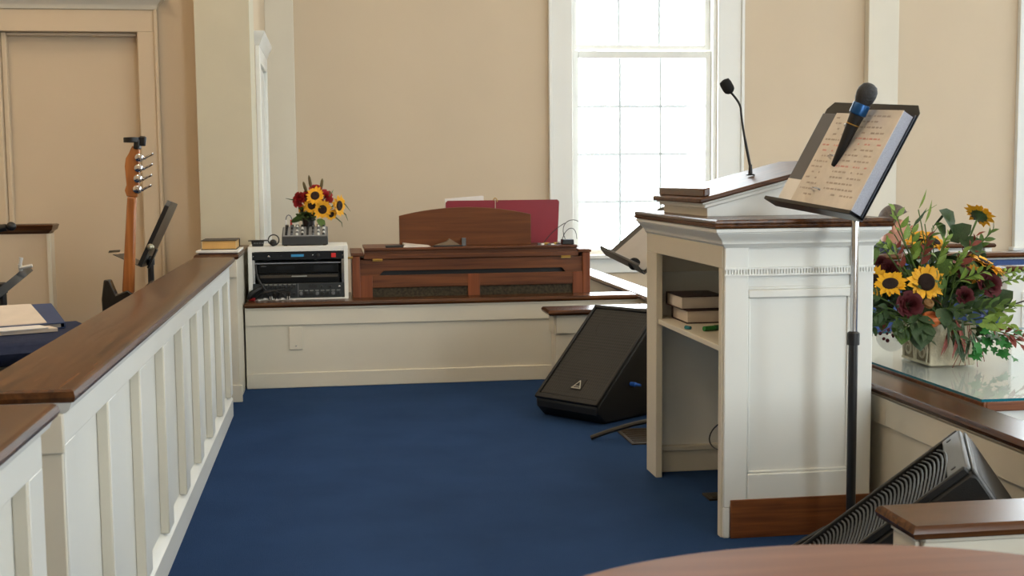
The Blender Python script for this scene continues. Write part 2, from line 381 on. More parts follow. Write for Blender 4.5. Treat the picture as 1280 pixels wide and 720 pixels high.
wq = lowwall('wall_return_front', 1.14, 1.748, 2.262, 2.36, LH, CAPX, 'short low white wall with wooden cap at the lower right corner', sides='fl')
obj('wooden_cap', MB().rings(1.14, 1.70, 2.258, 2.364, nose(LH, o=.032)), CAPX, wq)
# half wall left of the rack
hw = lowwall('wall_half_left', -.70, -.50, 6.57, 7.455, .775, CAPW, 'half-height cream wall with wooden cap holding the books', sides='')
obj('wooden_cap', MB().rings(-.70, -.50, 6.57, 7.44, nose(.775, o=.012)), CAPW, hw)
obj('frieze_board', MB().box(-.702, -.497, 6.556, 6.568, .655, .745), CREAM, hw, bevel=.003)
obj('baseboard', MB().box(-.702, -.486, 6.55, 6.57, 0, .09), CREAM, hw, bevel=.003)
for z in (.60, .14):
    obj('hinge', MB().box(-.556, -.538, 6.545, 6.569, z, z+.10), BLACKM, hw, bevel=.002)
# choir half wall with wooden cap near the door
a = at(66, 292, 1, 6.8)
cw = struct('wall_choir_low', MB().box(-2.6, a.x-.015, 6.8, 6.9, CZ, a.z), TAN, label='low tan wall with brown wooden cap in front of the door')
obj('wooden_cap', MB().rings(-2.6, a.x-.02, 6.8, 6.9, [(a.z, 0), (a.z+.012, .008), (a.z+.02, .02), (a.z+.045, .028), (a.z+.05, .02)]), CAPX, cw)
obj('corner_bead', MB().box(a.x-.03, a.x-.012, 6.79, 6.80, CZ, a.z), CREAM, cw)
# outlet plate on ledge wall
p0 = at(361, 409, 1, 6.943); p1 = at(378.5, 437, 1, 6.943)
t = thing('outlet_cover', 'blank cream cover plate on the low wall under the rack', 'outlet cover', (p0.x, 6.955, p1.z))
obj('plate', MB().box(p0.x, p1.x, 6.945, 6.955, p1.z, p0.z), CREAM, t, bevel=.003)
obj('screw', MB().lathe([(.004, 0), (.004, .002), (.002, .003)], ((p0.x+p1.x)/2, 6.945, p1.z+.022), (0,-1,0), 10), CHROME, t)
# unseen ceiling lamps: choir pair inferred, platform and nave pairs added as fill
def unseen_ceiling_lamp(x, y, watts, where, col=(1, .86, .68)):
    t = thing('unseen_ceiling_lamp', 'round warm ceiling lamp '+where, 'lamp', (x, y, ROOFZ-.11), 'ceiling lamps')
    obj('housing', MB().lathe([(.22, ROOFZ), (.23, ROOFZ-.03), (.20, ROOFZ-.04)], (x, y, 0), n=24), BRASS, t)
    obj('diffuser', MB().lathe([(.20, ROOFZ-.04), (.17, ROOFZ-.08), (.09, ROOFZ-.105), (.01, ROOFZ-.11)], (x, y, 0), n=24), mat('lamp_glass', (255, 240, 214), .4, emit=(255, 226, 180), estr=3), t)
    l = bpy.data.lights.new('unseen_lamp_light', 'POINT'); l.energy = watts; l.color = col; l.shadow_soft_size = .16
    o = bpy.data.objects.new('unseen_lamp_light', l); COL.objects.link(o); o.location = (x, y, ROOFZ-.30)
for x, y, wt, wh in ((-1.9, 2.6, 24, 'over the near end of the choir'), (-2.4, 5.2, 20, 'over the far end of the choir'), (.3, 2.6, 9, 'added as fill over the near end of the platform'), (.5, 6.4, 9, 'added as fill over the far end of the platform'), (4.6, 4.25, 20, 'added as fill over the front of the nave'), (8.6, 4.25, 20, 'added as fill over the back of the nave')):
    unseen_ceiling_lamp(x, y, wt, wh, (1, .78, .54) if x < -1 else (1, .86, .68))
# ================================================================== PANELLED RAIL
def rail(label, ya, yb, n, name='panelled_rail'):
    xo, xi = -.505, -.645; t = thing(name, label, 'rail', ((xo+xi)/2, (ya+yb)/2, 0))
    obj('core', MB().box(xi, xo-.03, ya+.01, yb-.01, 0, .745), WHITE, t)
    obj('top_rail', MB().box(xo-.03, xo, ya, yb, .675, .745), WHITE, t, bevel=.002)
    obj('bottom_rail', MB().prism([(xo-.03, 0), (xo, 0), (xo, .085), (xo-.004, .09), (xo-.022, .105), (xo-.03, .108)], 'y', ya, yb), WHITE, t)
    sw = .095; pw = (yb-ya-(n+1)*sw)/n
    for k in range(n+1):
        y = ya+k*(sw+pw); obj('stile', MB().box(xo-.03, xo, y, y+sw, .108, .675), WHITE, t, bevel=.002)
        if k < n: obj('shade_tinted_bead', MB().box(xo-.027, xo-.001, y+sw+pw-.012, y+sw+pw-.0002, .106, .675), CREAM, t, bevel=.003)  # cream on this moulding paints in the warm shade of the reveal
        if k < n: obj('panel', MB().box(xo-.032, xo-.027, y+sw+.001, y+sw+pw-.001, .108, .675), WHITE, t)
    obj('cap_moulding', MB().rings(xi, xo, ya, yb, [(.735, .004), (.742, .012), (.752, .016), (.757, .018)]), WHITE, t)
    obj('wooden_cap', MB().rings(xi-.012, xo, ya, yb, [(.757, .018), (.759, .023), (.768, .027), (.779, .024), (.783, .017)]), CAPW, t)
    obj('end_block', MB().box(xi, xo, ya-.014, ya, .66, .735), CREAM, t, bevel=.003)
    obj('end_post', MB().box(xi+.03, xo-.004, ya-.004, ya+.01, 0, .66), CREAM, t, bevel=.003)
    return t
rail('long white panelled rail with polished wooden cap along the blue carpet', 2.385, 6.18, 8)
rail('short white rail end with wooden cap at the lower left edge', 1.0, 2.20, 2)
# ================================================================== LECTERN
X0, X1, YA, YB = 1.22, 1.715, 3.76, 4.72
L = thing('lectern', 'tall white panelled pulpit lectern with wooden top and open shelf side', 'lectern', ((X0+X1)/2, (YA+YB)/2, 0))
ep = obj('end_panel', MB().box(X0, X1, YA+.014, YA+.04, 0, .95), WHITE, L)
fr = MB().box(X0, 1.299, YA, YA+.014, .10, .95).box(1.641, X1, YA, YA+.014, .10, .95).box(1.299, 1.641, YA, YA+.014, .10, .207)
fr.box(1.299, 1.641, YA, YA+.014, .774, .80).box(X0, X0+.022, YA, YA+.014, 0, .10)
obj('panel_frame', fr, WHITE, ep, bevel=.004)
obj('panel_moulding', MB().box(1.299, 1.641, YA+.006, YA+.014, .207, .216).box(1.632, 1.641, YA+.006, YA+.014, .207, .774).box(1.299, 1.308, YA+.006, YA+.014, .207, .774).box(1.299, 1.641, YA+.006, YA+.014, .80, .81), WHITE, ep, bevel=.003)
db = MB().box(X0-.002, X1+.002, YA-.006, YA, .846, .852).box(X0-.002, X1+.002, YA-.006, YA, .866, .872)
db.box(1.299, 1.641, YA, YA+.014, .846, .872)
n = 52
for k in range(n):
    x = X0+(X1-X0)*(k+.2)/n; db.box(x, x+.0055, YA-.005, YA, .852, .866)
o = obj('dentil_band', db, WHITE, ep); o['kind'] = 'stuff'
obj('oak_base', MB().box(X0+.022, X1+.006, YA-.006, YA, 0, .126).box(X1, X1+.006, YA, YB, 0, .126), OAK, L, bevel=.002)
fe = obj('end_panel', MB().box(X0, X1, YB-.04, YB, 0, .95), WHITE, L)
obj('inner_rail', MB().box(X0+.03, X1-.03, YB-.052, YB-.04, .79, .945), CREAM, fe, bevel=.003)
obj('inner_base', MB().box(X0+.03, X1-.03, YB-.06, YB-.04, .0, .085), CREAM, fe, bevel=.003)
obj('inner_ledge', MB().box(X0+.03, X1-.03, YB-.068, YB-.04, .085, .105), CREAM, fe, bevel=.003)
obj('back_panel', MB().box(X1-.025, X1, YA+.04, YB-.04, 0, .95), WHITE, L)
obj('face_frame', MB().box(X0-.005, X0+.02, YA+.013, YA+.046, 0, .87).box(X0-.005, X0+.02, YB-.14, YB+.002, 0, .87).box(X0-.005, X0+.02, YA+.013, YB+.002, .87, .94), CREAM, L, bevel=.002)
obj('shelf', MB().box(X0+.004, X1-.025, YA+.04, YB-.04, .598, .617), CREAM, L, bevel=.002)
obj('cornice', MB().rings(X0, X1, YA, YB, [(.935, .001), (.943, .006), (.948, .012), (.952, .012), (.958, .014), (.966, .02), (.976, .031), (.982, .035), (.984, .035), (.986, .04), (.996, .04)]), WHITE, L, smooth=25)
obj('wooden_top', MB().rings(X0, X1, YA, YB, [(.996, .036), (.999, .044), (1.004, .046), (1.008, .046), (1.010, .042), (1.015, .045), (1.021, .044), (1.025, .037)]), CAPW, L, smooth=25)
# sloped reading desk on top
DX0, DX1, DY0, DY1 = 1.255, 1.70, 4.065, 4.62
SL = (1.161-1.081)/(1.579-1.262)
def zt(x): return 1.078+SL*(x-DX0)
dk = obj('desk_box', MB().prism([(DX0, 1.024), (DX1, 1.024), (DX1, zt(DX1)-.012), (DX0, zt(DX0)-.012)], 'y', DY0, DY1), WHITE, L, bevel=.002)
def slope_slab(x0, x1, ya, yb, d0, d1):
    m = MB(); m.hexa([(x0, ya, zt(x0)+d0), (x1, ya, zt(x1)+d0), (x1, yb, zt(x1)+d0), (x0, yb, zt(x0)+d0), (x0, ya, zt(x0)+d1), (x1, ya, zt(x1)+d1), (x1, yb, zt(x1)+d1), (x0, yb, zt(x0)+d1)]); return m
obj('desk_moulding', slope_slab(DX0-.012, DX1+.012, DY0-.012, DY1+.012, -.024, -.010), WHITE, L, bevel=.003)
obj('desk_moulding', slope_slab(DX0-.022, DX1+.022, DY0-.022, DY1+.022, -.010, -.001), WHITE, L, bevel=.003)
obj('desk_top', slope_slab(DX0-.035, DX1+.03, DY0-.034, DY1+.034, -.001, .016), DESKW, L, bevel=.005)
obj('book_stop', slope_slab(DX0-.018, DX0+.004, DY0-.02, DY1+.0, .016, .044), CAPW, L, bevel=.004)
# books on the lectern shelf
def book(name, label, x0, x1, y0, y1, z0, h, cover, spine='-x', group=None, rot=0, pagem=None):
    """closed book lying flat; spine on side"""
    c = Vector(((x0+x1)/2, (y0+y1)/2, z0)); t = thing(name, label, 'book', c, group, rot)
    a, b = (x1-x0)/2, (y1-y0)/2; th = .004
    m = MB().box(-a, a, -b, b, 0, th).box(-a, a, -b, b, h-th, h)
    i = .006
    if spine == '+x': m.box(a-th, a, -b, b, th, h-th); pg = (-a+i, a-th, -b+i, b-i)
    if spine == '-x': m.box(-a, -a+th, -b, b, th, h-th); pg = (-a+th, a-i, -b+i, b-i)
    if spine == '+y': m.box(-a, a, b-th, b, th, h-th); pg = (-a+i, a-i, -b+i, b-th)
    if spine == '-y': m.box(-a, a, -b, -b+th, th, h-th); pg = (-a+i, a-i, -b+th, b-i)
    obj('cover', m, cover, t, bevel=.0015, local=True); obj('pages', MB().box(*pg, th, h-th), pagem or PAPER, t, local=True)
    return t
MAROON = mat('dark_maroon_cover', (46, 20, 20), .45)
book('hymnal', 'thick maroon hymn book lying on top of the pair on the lectern shelf', 1.27, 1.44, 4.43, 4.645, .6671, .050, MAROON, '+y', 'hymn books on the lectern shelf')
book('hymnal', 'maroon hymn book lying underneath the other on the lectern shelf', 1.285, 1.455, 4.41, 4.615, .6171, .050, MAROON, '+y', 'hymn books on the lectern shelf')
g0 = at(880, 411, 2, .627); g1 = at(902, 409, 2, .627)
pgn = thing('marker_pen', 'green marker pen on the lectern shelf before the books', 'pen', (g0.x, g0.y, .6171))
gm_ = g0.lerp(g1, .6); obj('barrel', MB().tube([g0, gm_], .009, 10), mat('pen_green', (34, 120, 44), .4), pgn); obj('cap', MB().tube([gm_, g0+(g1-g0)*1.6], .01, 10), mat('pen_green_dark', (24, 84, 34), .4), pgn)
g2 = at(857, 409, 2, .6245)
pgn = thing('teal_trinket', 'small teal trinket lying on the lectern shelf before the books', 'trinket', (g2.x, g2.y, .6171))
obj('shell', MB().tube([g2, g2+Vector((.012, -.022, 0))], [.007, .006], 10), mat('cap_teal', (30, 110, 120), .4), pgn)
tag(obj('black_cable', MB().tube(bez(at(897, 531, 0, 1.30), at(880, 545, 0, 1.30), at(886, 562, 0, 1.3), at(903, 563, 0, 1.3)), .0025, 6), BLACK), 'thin black cable hanging inside the lectern', 'cable')
fo = thing('floor_outlet', 'small dark metal outlet plate in the carpet inside the lectern', 'floor outlet', at(890, 622, 2, 0))
c = at(892, 622, 2, 0); obj('plate', MB().box(c.x-.03, c.x+.05, c.y-.045, c.y+.045, .0003, .008), mat('aged_bronze', (58, 48, 34), .4, metal=.7), fo, bevel=.002)
obj('lid', MB().box(c.x-.012, c.x+.03, c.y-.028, c.y+.028, .008, .011), mat('aged_bronze', (58, 48, 34)), fo, bevel=.001)
# gooseneck microphone
b = at(938, 216, 1, 4.34); b.z = zt(b.x)+.016
b.z += .004; gm = thing('gooseneck_microphone', 'slim black gooseneck microphone on the lectern desk', 'microphone', b)
e1 = at(926, 135, 1, 4.34); e2 = at(913, 115, 1, 4.34); e3 = at(905, 101, 1, 4.34)
obj('base', MB().lathe([(.016, 0), (.016, .004), (.008, .008), (.006, .04)], b), BLACKM, gm)
neck = bez(b+Vector((0,0,.03)), b.lerp(e1, .45), e1-Vector((-.004, 0, .06)), e1, 8)+bez(e1, e1+Vector((-.004, 0, .02)), e2+Vector((.012, 0, -.012)), e2, 6)[1:]
obj('neck', MB().tube(neck, [.0055]*4+[.0042]*(len(neck)-4), 8), BLACKM, gm)
ax = (e3-e2).normalized(); ln = (e3-e2).length
obj('windscreen', MB().lathe([(.010, -.004), (.0185, .004), (.021, .014), (.021, ln*.75), (.018, ln), (.004, ln+.004)], e2, ax, 16), mat('black_foam', (18, 18, 20), .95, bump=.8, bscale=600), gm)
# ================================================================== MUSIC STAND with binder beside the lectern
SY = 3.56
def musicstand(name, label, A, u, v, pole_top, pole_xy, floorz, lip, chrome, dirs, legr, extra=None, thick=.0025, brk=None):
    """A near-bottom corner, u along lip, v up the slope; n = face normal"""
    A, u, v = map(Vector, (A, u, v)); n = u.cross(v).normalized()
    if n.z < 0: n = -n
    t = thing(name, label, 'music stand', (pole_xy[0], pole_xy[1], floorz))
    un = u.normalized(); vn = v.normalized(); c = .025
    pts = [A, A+u, A+u+v-vn*c, A+u+v-un*c, A+v+un*c, A+v-vn*c]
    m = MB(); k = len(pts); m.add([p for p in pts]+[p-n*thick for p in pts], [tuple(range(k)), tuple(range(k, 2*k))[::-1]]+[(i, i+k, (i+1) % k+k, (i+1) % k) for i in range(k)])
    d = obj('desk', m, BLACKM, t)
    obj('lip', MB().slab(A-vn*.001-n*thick, u, n*lip, -vn*.003).slab(A+n*lip-vn*.004, u, vn*.012, n*.002), BLACKM, t, bevel=.001)
    px, py = pole_xy
    pt = Vector(pole_top); mid = floorz+(pt.z-floorz)*chrome
    obj('lower_tube', MB().tube([(px, py, floorz+.03), (px, py, mid)], .0145, 14), BLACKM, t)
    obj('upper_tube', MB().tube([(px, py, mid), (px, py, pt.z-.02), pt]+([bk_ for bk_ in [Vector(brk)-n*.02]] if brk else []), .0115, 14), CHROME if chrome < 1 else BLACKM, t)
    obj('collar', MB().lathe([(.019, -.03), (.019, .006), (.011, .012)], (px, py, mid)), BLACK, t)
    bk = Vector(brk) if brk else pt
    obj('bracket', MB().slab(bk-un*.03-vn*.05-n*.016, un*.06, vn*.10, n*.010), BLACKM, t, bevel=.002)
    for a in dirs:
        dx, dy = math.cos(a), math.sin(a)
        obj('leg', MB().tube([(px+dx*.01, py+dy*.01, floorz+.10), (px+dx*legr*.4, py+dy*legr*.4, floorz+.075), (px+dx*legr*.75, py+dy*legr*.75, floorz+.04), (px+dx*legr, py+dy*legr, floorz+.010)], .011, 8), BLACKM, t)
    return t, n, un, vn
A = at(1078, 276, 1, 3.45); B = at(970, 256, 1, 3.92); D = at(1156, 132, 1, 3.45)
U = B-A; V = D-A; V = V-U*(V.dot(U)/U.dot(U))*.6
px_ = at(1067, 400, 1, SY).x
C0 = A+U*.22+V*.1
st, NN, UN, VN = musicstand('music_stand', 'black music stand with chrome pole in front of the lectern, holding an open binder', A, U, V, (px_, SY, (A+U*.23).z-.012), (px_, SY), 0, .05, .66, (PI, PI/6, -PI/6), .2, brk=tuple(A+U*.26+V*.2))
# open binder
bd = thing('ring_binder', 'open ring binder of song sheets in plastic sleeves on the tall music stand', 'binder', A+U*.5+NN*.004+VN*.005)
ul = U.length; vl = min(V.length, .345)
def bp(a, b, h): return A+UN*(a*ul)+VN*(.006+b*vl)+NN*(.004+h)
def bslab(a0, a1, b0, b1, h0, h1): 
    return MB().hexa([bp(a0,b0,h0), bp(a1,b0,h0), bp(a1,b1,h0), bp(a0,b1,h0), bp(a0,b0,h1), bp(a1,b0,h1), bp(a1,b1,h1), bp(a0,b1,h1)])
SLEEVE = mat('plastic_sleeved_page', (212, 204, 194), .25, var=.06, vscale=18, coat=.6)
BCOV = mat('dark_binder_cover', (38, 44, 60), .5)
GCOV = mat('grey_pocket_cover', (92, 94, 98), .4)
obj('cover', bslab(.0, .52, 0, .985, 0, .004), BCOV, bd, bevel=.001); obj('cover', bslab(.52, .99, 0, .96, 0, .004), GCOV, bd, bevel=.001)
def wedge(a0, a1, b0, b1, h0, ha, hb):
    return MB().hexa([bp(a0,b0,h0), bp(a1,b0,h0), bp(a1,b1,h0), bp(a0,b1,h0), bp(a0,b0,ha), bp(a1,b0,hb), bp(a1,b1,hb), bp(a0,b1,ha)])
EDGE = mat('page_edges', (168, 170, 180), .7, var=.12, vscale=300)
st1 = obj('page_stack', wedge(.015, .50, .01, .965, .0045, .042, .034), EDGE, bd)
obj('top_page', wedge(.014, .50, .008, .968, .0425, .0435, .0425-.008) if False else MB().hexa([bp(.012,.008,.0422), bp(.50,.008,.0342), bp(.50,.97,.0342), bp(.012,.97,.0422), bp(.012,.008,.0432), bp(.50,.008,.0352), bp(.50,.97,.0352), bp(.012,.97,.0432)]), SLEEVE, st1)
st2 = obj('page_stack', wedge(.54, .80, .01, .955, .0045, .014, .012), EDGE, bd)
obj('top_page', MB().hexa([bp(.54,.008,.0142), bp(.80,.008,.0122), bp(.80,.957,.0122), bp(.54,.957,.0142), bp(.54,.008,.015), bp(.80,.008,.013), bp(.80,.957,.013), bp(.54,.957,.015)]), SLEEVE, st2)
obj('pocket_paper', bslab(.82, .985, .02, .26, .0045, .006), PAPERW, bd)
INKG = mat('grey_print', (168, 156, 146), .6); INKR = mat('red_print', (204, 150, 142), .6)
for ink, nm, rnd in ((INKG, 'printed_lines', 3), (INKR, 'highlighted_lines', 9)):
    rr = random.Random(rnd); m = MB()
    for side in (0, 1):
        a0, a1 = ((.05, .44) if side == 0 else (.56, .78))
        for r in range(15):
            b = .90-.056*r
            red = (r in (4, 5, 9)) if side == 0 else (r in (5, 6))
            if red != (ink is INKR): continue
            a = a1-.01
            while a > a0+.05:
                l = rr.uniform(.012, .045); 
                if rr.random() < .68:
                    f = lambda q: .0434-(q-.012)/(.50-.012)*.008 if side == 0 else .0152-(q-.54)/.26*.002
                    m.hexa([bp(a-l,b,f(a-l)), bp(a,b,f(a)), bp(a,b+.016,f(a)), bp(a-l,b+.016,f(a-l)), bp(a-l,b,f(a-l)+.0003), bp(a,b,f(a)+.0003), bp(a,b+.016,f(a)+.0003), bp(a-l,b+.016,f(a-l)+.0003)])
                a -= l+.012
    o = obj(nm, m, ink, bd, smooth=0); o['kind'] = 'stuff'
for b in (.16, .49, .80):
    obj('ring', MB().tube(bez(bp(.46, b, .034), bp(.47, b, .058), bp(.58, b, .046), bp(.59, b, .013), 8), .0028, 8), CHROME, bd)
# hand microphone lying on the binder
MH = at(1083, 118, 1, 3.60); MT = at(1042, 208, 1, 3.655)
hm = thing('hand_microphone', 'black hand microphone with blue band lying on the open binder', 'microphone', MT)
ax = (MH-MT).normalized(); ln = (MH-MT).length
obj('handle', MB().lathe([(.007, 0), (.010, .004), (.015, ln*.35), (.021, ln*.66), (.023, ln*.74)], MT, ax, 18), BLACK, hm)
obj('blue_band', MB().lathe([(.0235, ln*.72), (.026, ln*.73), (.0265, ln*.86), (.025, ln*.87)], MT, ax, 18), mat('metallic_blue', (16, 70, 120), .3, metal=.5), hm)
obj('grille_head', MB().lathe([(.024, ln*.87), (.029, ln*.93), (.0315, ln*1.0), (.030, ln*1.06), (.022, ln*1.12), (.010, ln*1.145), (.001, ln*1.15)], MT, ax, 20), mesh_grille_mat('mic_mesh', (34, 34, 36), (8, 8, 8), 320), hm)
obj('silver_ring', MB().lathe([(.0206, ln*.58), (.0206, ln*.595)], MT, ax, 18), BRASS, hm)
# ================================================================== FAR MUSIC STAND behind the lectern
A2 = at(806, 342, 1, 5.0); B2 = at(757, 318, 1, 5.45); U2 = B2-A2; V2 = Vector((.26, .03, .215))
V2 = V2-U2*(V2.dot(U2)/U2.dot(U2))*.5
st2, n2, un2, vn2 = musicstand('music_stand', 'low tilted black music stand mostly hidden behind the lectern', A2, U2, V2, tuple(A2+U2*.35+V2*.35-Vector((0,0,.02))), (1.42, 5.22), 0, .045, .66, (PI*.92, PI*.3, -PI*.35), .32)
pg2 = obj('sheet_music', MB().slab(A2+U2*.05+vn2*.01+n2*.002, U2*.8, V2*.9, n2*.003), mat('grey_sheet', (176, 172, 168), .8), None); tag(pg2, 'grey sheet of paper on the low stand behind the lectern', 'paper')
bl = at(793, 330, 1, 5.12); md = (B2-A2).normalized()
m2 = thing('hand_microphone', 'microphone with round black foam ball lying on the low stand', 'microphone', bl)
obj('windscreen', MB().ball(bl, .027, 16, 10), mat('black_foam', (18, 18, 20)), m2)
hb = at(775, 324, 1, 5.3); obj('handle', MB().tube([bl.lerp(hb, .25), hb], [.014, .009], 12), GREYP, m2)
# floor vent near the stand foot
fv = thing('floor_vent', 'brown floor vent in the carpet beside the floor monitor', 'vent', at(800, 548, 2, 0))
c = at(800, 546, 2, 0); BRN = mat('bronze_vent', (70, 58, 44), .5, metal=.3)
obj('vent_frame', MB().box(c.x-.075, c.x+.17, c.y-.16, c.y-.145, .0003, .006).box(c.x-.075, c.x+.17, c.y+.145, c.y+.16, .0003, .006).box(c.x-.075, c.x-.06, c.y-.145, c.y+.145, .0003, .006).box(c.x+.155, c.x+.17, c.y-.145, c.y+.145, .0003, .006), BRN, fv)
for k in range(10): obj('slat', MB().box(c.x-.06, c.x+.155, c.y-.14+k*.029, c.y-.125+k*.029, .0003, .005), BRN, fv)
# ================================================================== FLOOR MONITORS
def monitor(name, label, org, d, width, prof_top, slats):
    d = Vector(d).normalized(); ang = math.atan2(-d.x, d.y)   # local +Y -> d
    t = thing(name, label, 'speaker', (org[0], org[1], 0), rotz=ang)
    z1, z2 = .09, prof_top
    H = .459
    prof = [(.05, 0), (.0, .05), (-.004, z1), (H-.01, z2), (H+.014, z2-.004), (.60, z2-.19), (.62, .0)]
    obj('cabinet', MB().prism(prof, 'x', 0, width), SPKB, t, bevel=.012, local=True)
    e = Vector((0, H-.006+.0, z2-z1)); L_ = e.length; e = e/L_; n = Vector((0, -e.z, e.y))
    o0 = Vector((0, -.004, z1))
    if not slats:
        m = MB().slab(o0+Vector((.018, 0, 0))+e*.03-n*.004, Vector((width-.036, 0, 0)), e*(L_-.05), n*.012)
        g = obj('grille', m, mesh_grille_mat('speaker_mesh', (28, 28, 29), (2, 2, 2), 75), t, bevel=.004, local=True)
        fm = MB()
        for a, b, c_, dd in ((.0, .016, .0, L_), (width-.016, width, .0, L_)):
            fm.slab(o0+Vector((a, 0, 0))-n*.004, Vector((b-a, 0, 0)), e*L_, n*.018)
        fm.slab(o0-n*.004, Vector((width, 0, 0)), e*.026, n*.018); fm.slab(o0+e*(L_-.02)-n*.004, Vector((width, 0, 0)), e*.02, n*.018)
        obj('grille_frame', fm, SPKB, t, bevel=.004, local=True)
        # emblem plate: triangular mark on a dark square
        p = obj('emblem_plate', MB().slab(o0+Vector((width*.46, 0, 0))+e*.075+n*.008, Vector((.066, 0, 0)), e*.066, n*.003), BLACK, t, local=True)
        q = o0+Vector((width*.46+.033, 0, 0))+e*.083+n*.0112; mk = MB(); SX = Vector((1, 0, 0))
        for a, b, wd in (((-.026, 0), (0, .046), .005), ((.026, 0), (0, .046), .005), ((-.028, 0), (.028, 0), .008), ((-.016, .012), (.016, .012), .004)):
            mk.tube([q+SX*a[0]+e*a[1], q+SX*b[0]+e*b[1]], wd*.5, 6)
        obj('emblem', mk, mat('silver_mark', (190, 190, 180), .35, metal=.6), t, local=True)
        wf = MB()
        for cc, rr in ((.20, .145), (.49, .10)):
            pts = [o0+Vector((width/2, 0, 0))+e*cc+n*.0065+SX*(rr*math.cos(2*PI*k/32))+e*(rr*math.sin(2*PI*k/32)) for k in range(33)]
            wf.tube(pts, .0022, 5)
        obj('driver_rim', wf, SPKB, t, local=True)
        obj('plug', MB().lathe([(.011, 0), (.011, .03), (.008, .032), (.006, .06)], (width, .24, .17), (1, 0, 0), 12), mat('plug_blue', (40, 96, 190), .4), t, local=True)
    else:
        rb = MB(); N_ = 42
        for k in range(N_):
            s = .03+(L_-.10)*k/(N_-1); pts = []
            for i in range(9):
                a = i/8; pts.append(o0+Vector((.02+(width-.04)*a, 0, 0))+e*(s+.030*math.sin(PI*a))+n*(.005+.010*math.sin(PI*a)))
            rb.tube(pts, .0028, 5)
        obj('grille_backing', MB().slab(o0+Vector((.014, 0, 0))+e*.01-n*.004, Vector((width-.028, 0, 0)), e*(L_-.06), n*.005), mat('matte_black', (6, 6, 6), .95, spec=.1), t, local=True)
        g = obj('louvre_grille', rb, mat('speaker_louvre', (50, 51, 52), .45), t, local=True); g['kind'] = 'stuff'
        obj('grille_frame', MB().slab(o0-n*.004, Vector((.016, 0, 0)), e*L_, n*.02).slab(o0+Vector((width-.016, 0, 0))-n*.004, Vector((.016, 0, 0)), e*L_, n*.02), SPKB, t, bevel=.004, local=True)
        es = obj('end_strip', MB().slab(o0+Vector((.012, 0, 0))+e*(L_-.05)-n*.004, Vector((width-.024, 0, 0)), e*.058, n*.018), GREYP, t, bevel=.006, local=True)
        for xx in (.06, width-.06): obj('screw', MB().lathe([(.007, 0), (.007, .002)], o0+Vector((xx, 0, 0))+e*(L_-.028)+n*.014, n, 10), BLACK, es, local=True)
        obj('rear_plate', MB().slab(Vector((.002, H-.004, z2+.004)), Vector((width-.004, 0, 0)), Vector((0, .60-H-.014, -.186))*.98, Vector((0, .006, .0045))), mat('scuffed_grey_plate', (86, 88, 90), .35, spec=.6), t, bevel=.004, local=True)
    return t
monitor('floor_monitor', 'black wedge floor monitor with mesh grille left of the lectern', (.963, 5.9), (.8, .6), .40, .50, False)
FT = at(1205, 543, 1, 3.0); dd = Vector((.902, -.431, 0)); FB = FT-dd*.459
monitor('floor_monitor', 'black wedge floor monitor with ribbed grille at the lower right', (FB.x, FB.y), dd, .43, FT.z, True)
# ================================================================== ROUND TABLE in the foreground
rt = thing('round_table', 'round light brown wooden table top in the near foreground', 'table', (.49, .86, 0))
obj('table_top', MB().lathe([(.30, .715), (.45, .72), (.462, .728), (.464, .738), (.458, .748), (.452, .75), (.2, .7505)], (.49, .86, 0), n=96), TABW, rt)
obj('pedestal', MB().lathe([(.06, .03), (.05, .10), (.035, .20), (.05, .40), (.035, .55), (.06, .69), (.16, .715)], (.49, .86, 0), n=24), TABW, rt)
for k in range(3):
    a = PI/2+k*2*PI/3; c_, s_ = math.cos(a), math.sin(a)
    obj('foot', MB().tube(bez((.49+c_*.03, .86+s_*.03, .16), (.49+c_*.12, .86+s_*.12, .15), (.49+c_*.2, .86+s_*.2, .03), (.49+c_*.3, .86+s_*.3, .02), 8), [.025]*5+[.02]*4, 10), TABW, rt)
# ================================================================== ORGAN (seen from its back)
OY = 7.15
og = thing('organ', 'brown walnut organ console seen from behind above the ledge', 'organ', (.80, OY+.25, 0))
oL, oR, oT = .106, 1.496, .728
obj('side_panel', MB().box(oL, oL+.045, OY-.006, OY+.50, 0, oT-.012), WALN2, og, bevel=.004); obj('side_panel', MB().box(oR-.045, oR, OY-.006, OY+.50, 0, oT-.012), WALN2, og, bevel=.004)
obj('top_board', MB().box(oL-.006, .172, OY-.012, OY+.5, oT-.012, oT+.006), WALN, og, bevel=.003)
obj('top_board', MB().box(1.425, oR+.006, OY-.012, OY+.5, oT-.012, oT+.006), WALN, og, bevel=.003)
obj('upper_back', MB().box(oL+.045, oR-.045, OY+.008, OY+.025, .628, .692), WALN, og)
obj('case_floor', MB().box(oL+.045, oR-.045, OY+.02, OY+.49, .02, .04), WALN, og)
obj('key_desk', MB().box(oL+.045, oR-.045, OY+.10, OY+.49, .66, .70), WALN, og)
# slot with cut corners: frame above carries a trapezoid opening
obj('slot_cheek', MB().prism([(oL+.045, .600), (.258, .600), (.285, .628), (oL+.045, .628)], 'y', OY+.008, OY+.025), WALN, og)
obj('slot_cheek', MB().prism([(1.352, .603), (oR-.045, .603), (oR-.045, .628), (1.33, .628)], 'y', OY+.008, OY+.025), WALN, og)
obj('slot_interior', MB().box(.24, 1.37, OY+.05, OY+.06, .58, .64), BLACK, og)
lp = obj('lower_back', MB().box(.220, 1.392, OY, OY+.02, .531, .602).box(.220, 1.392, OY, OY+.02, .30, .446), WALN, og, bevel=.002)
for a, b in ((.148, .220), (.772, .842), (1.392, 1.452)): obj('grille_post', MB().box(a, b, OY-.002, OY+.02, .30, .602), WALN2, og, bevel=.002)
GRC = mat('brown_speaker_cloth', (62, 54, 40), .95, var=.55, vscale=70, bump=.4, bscale=300)
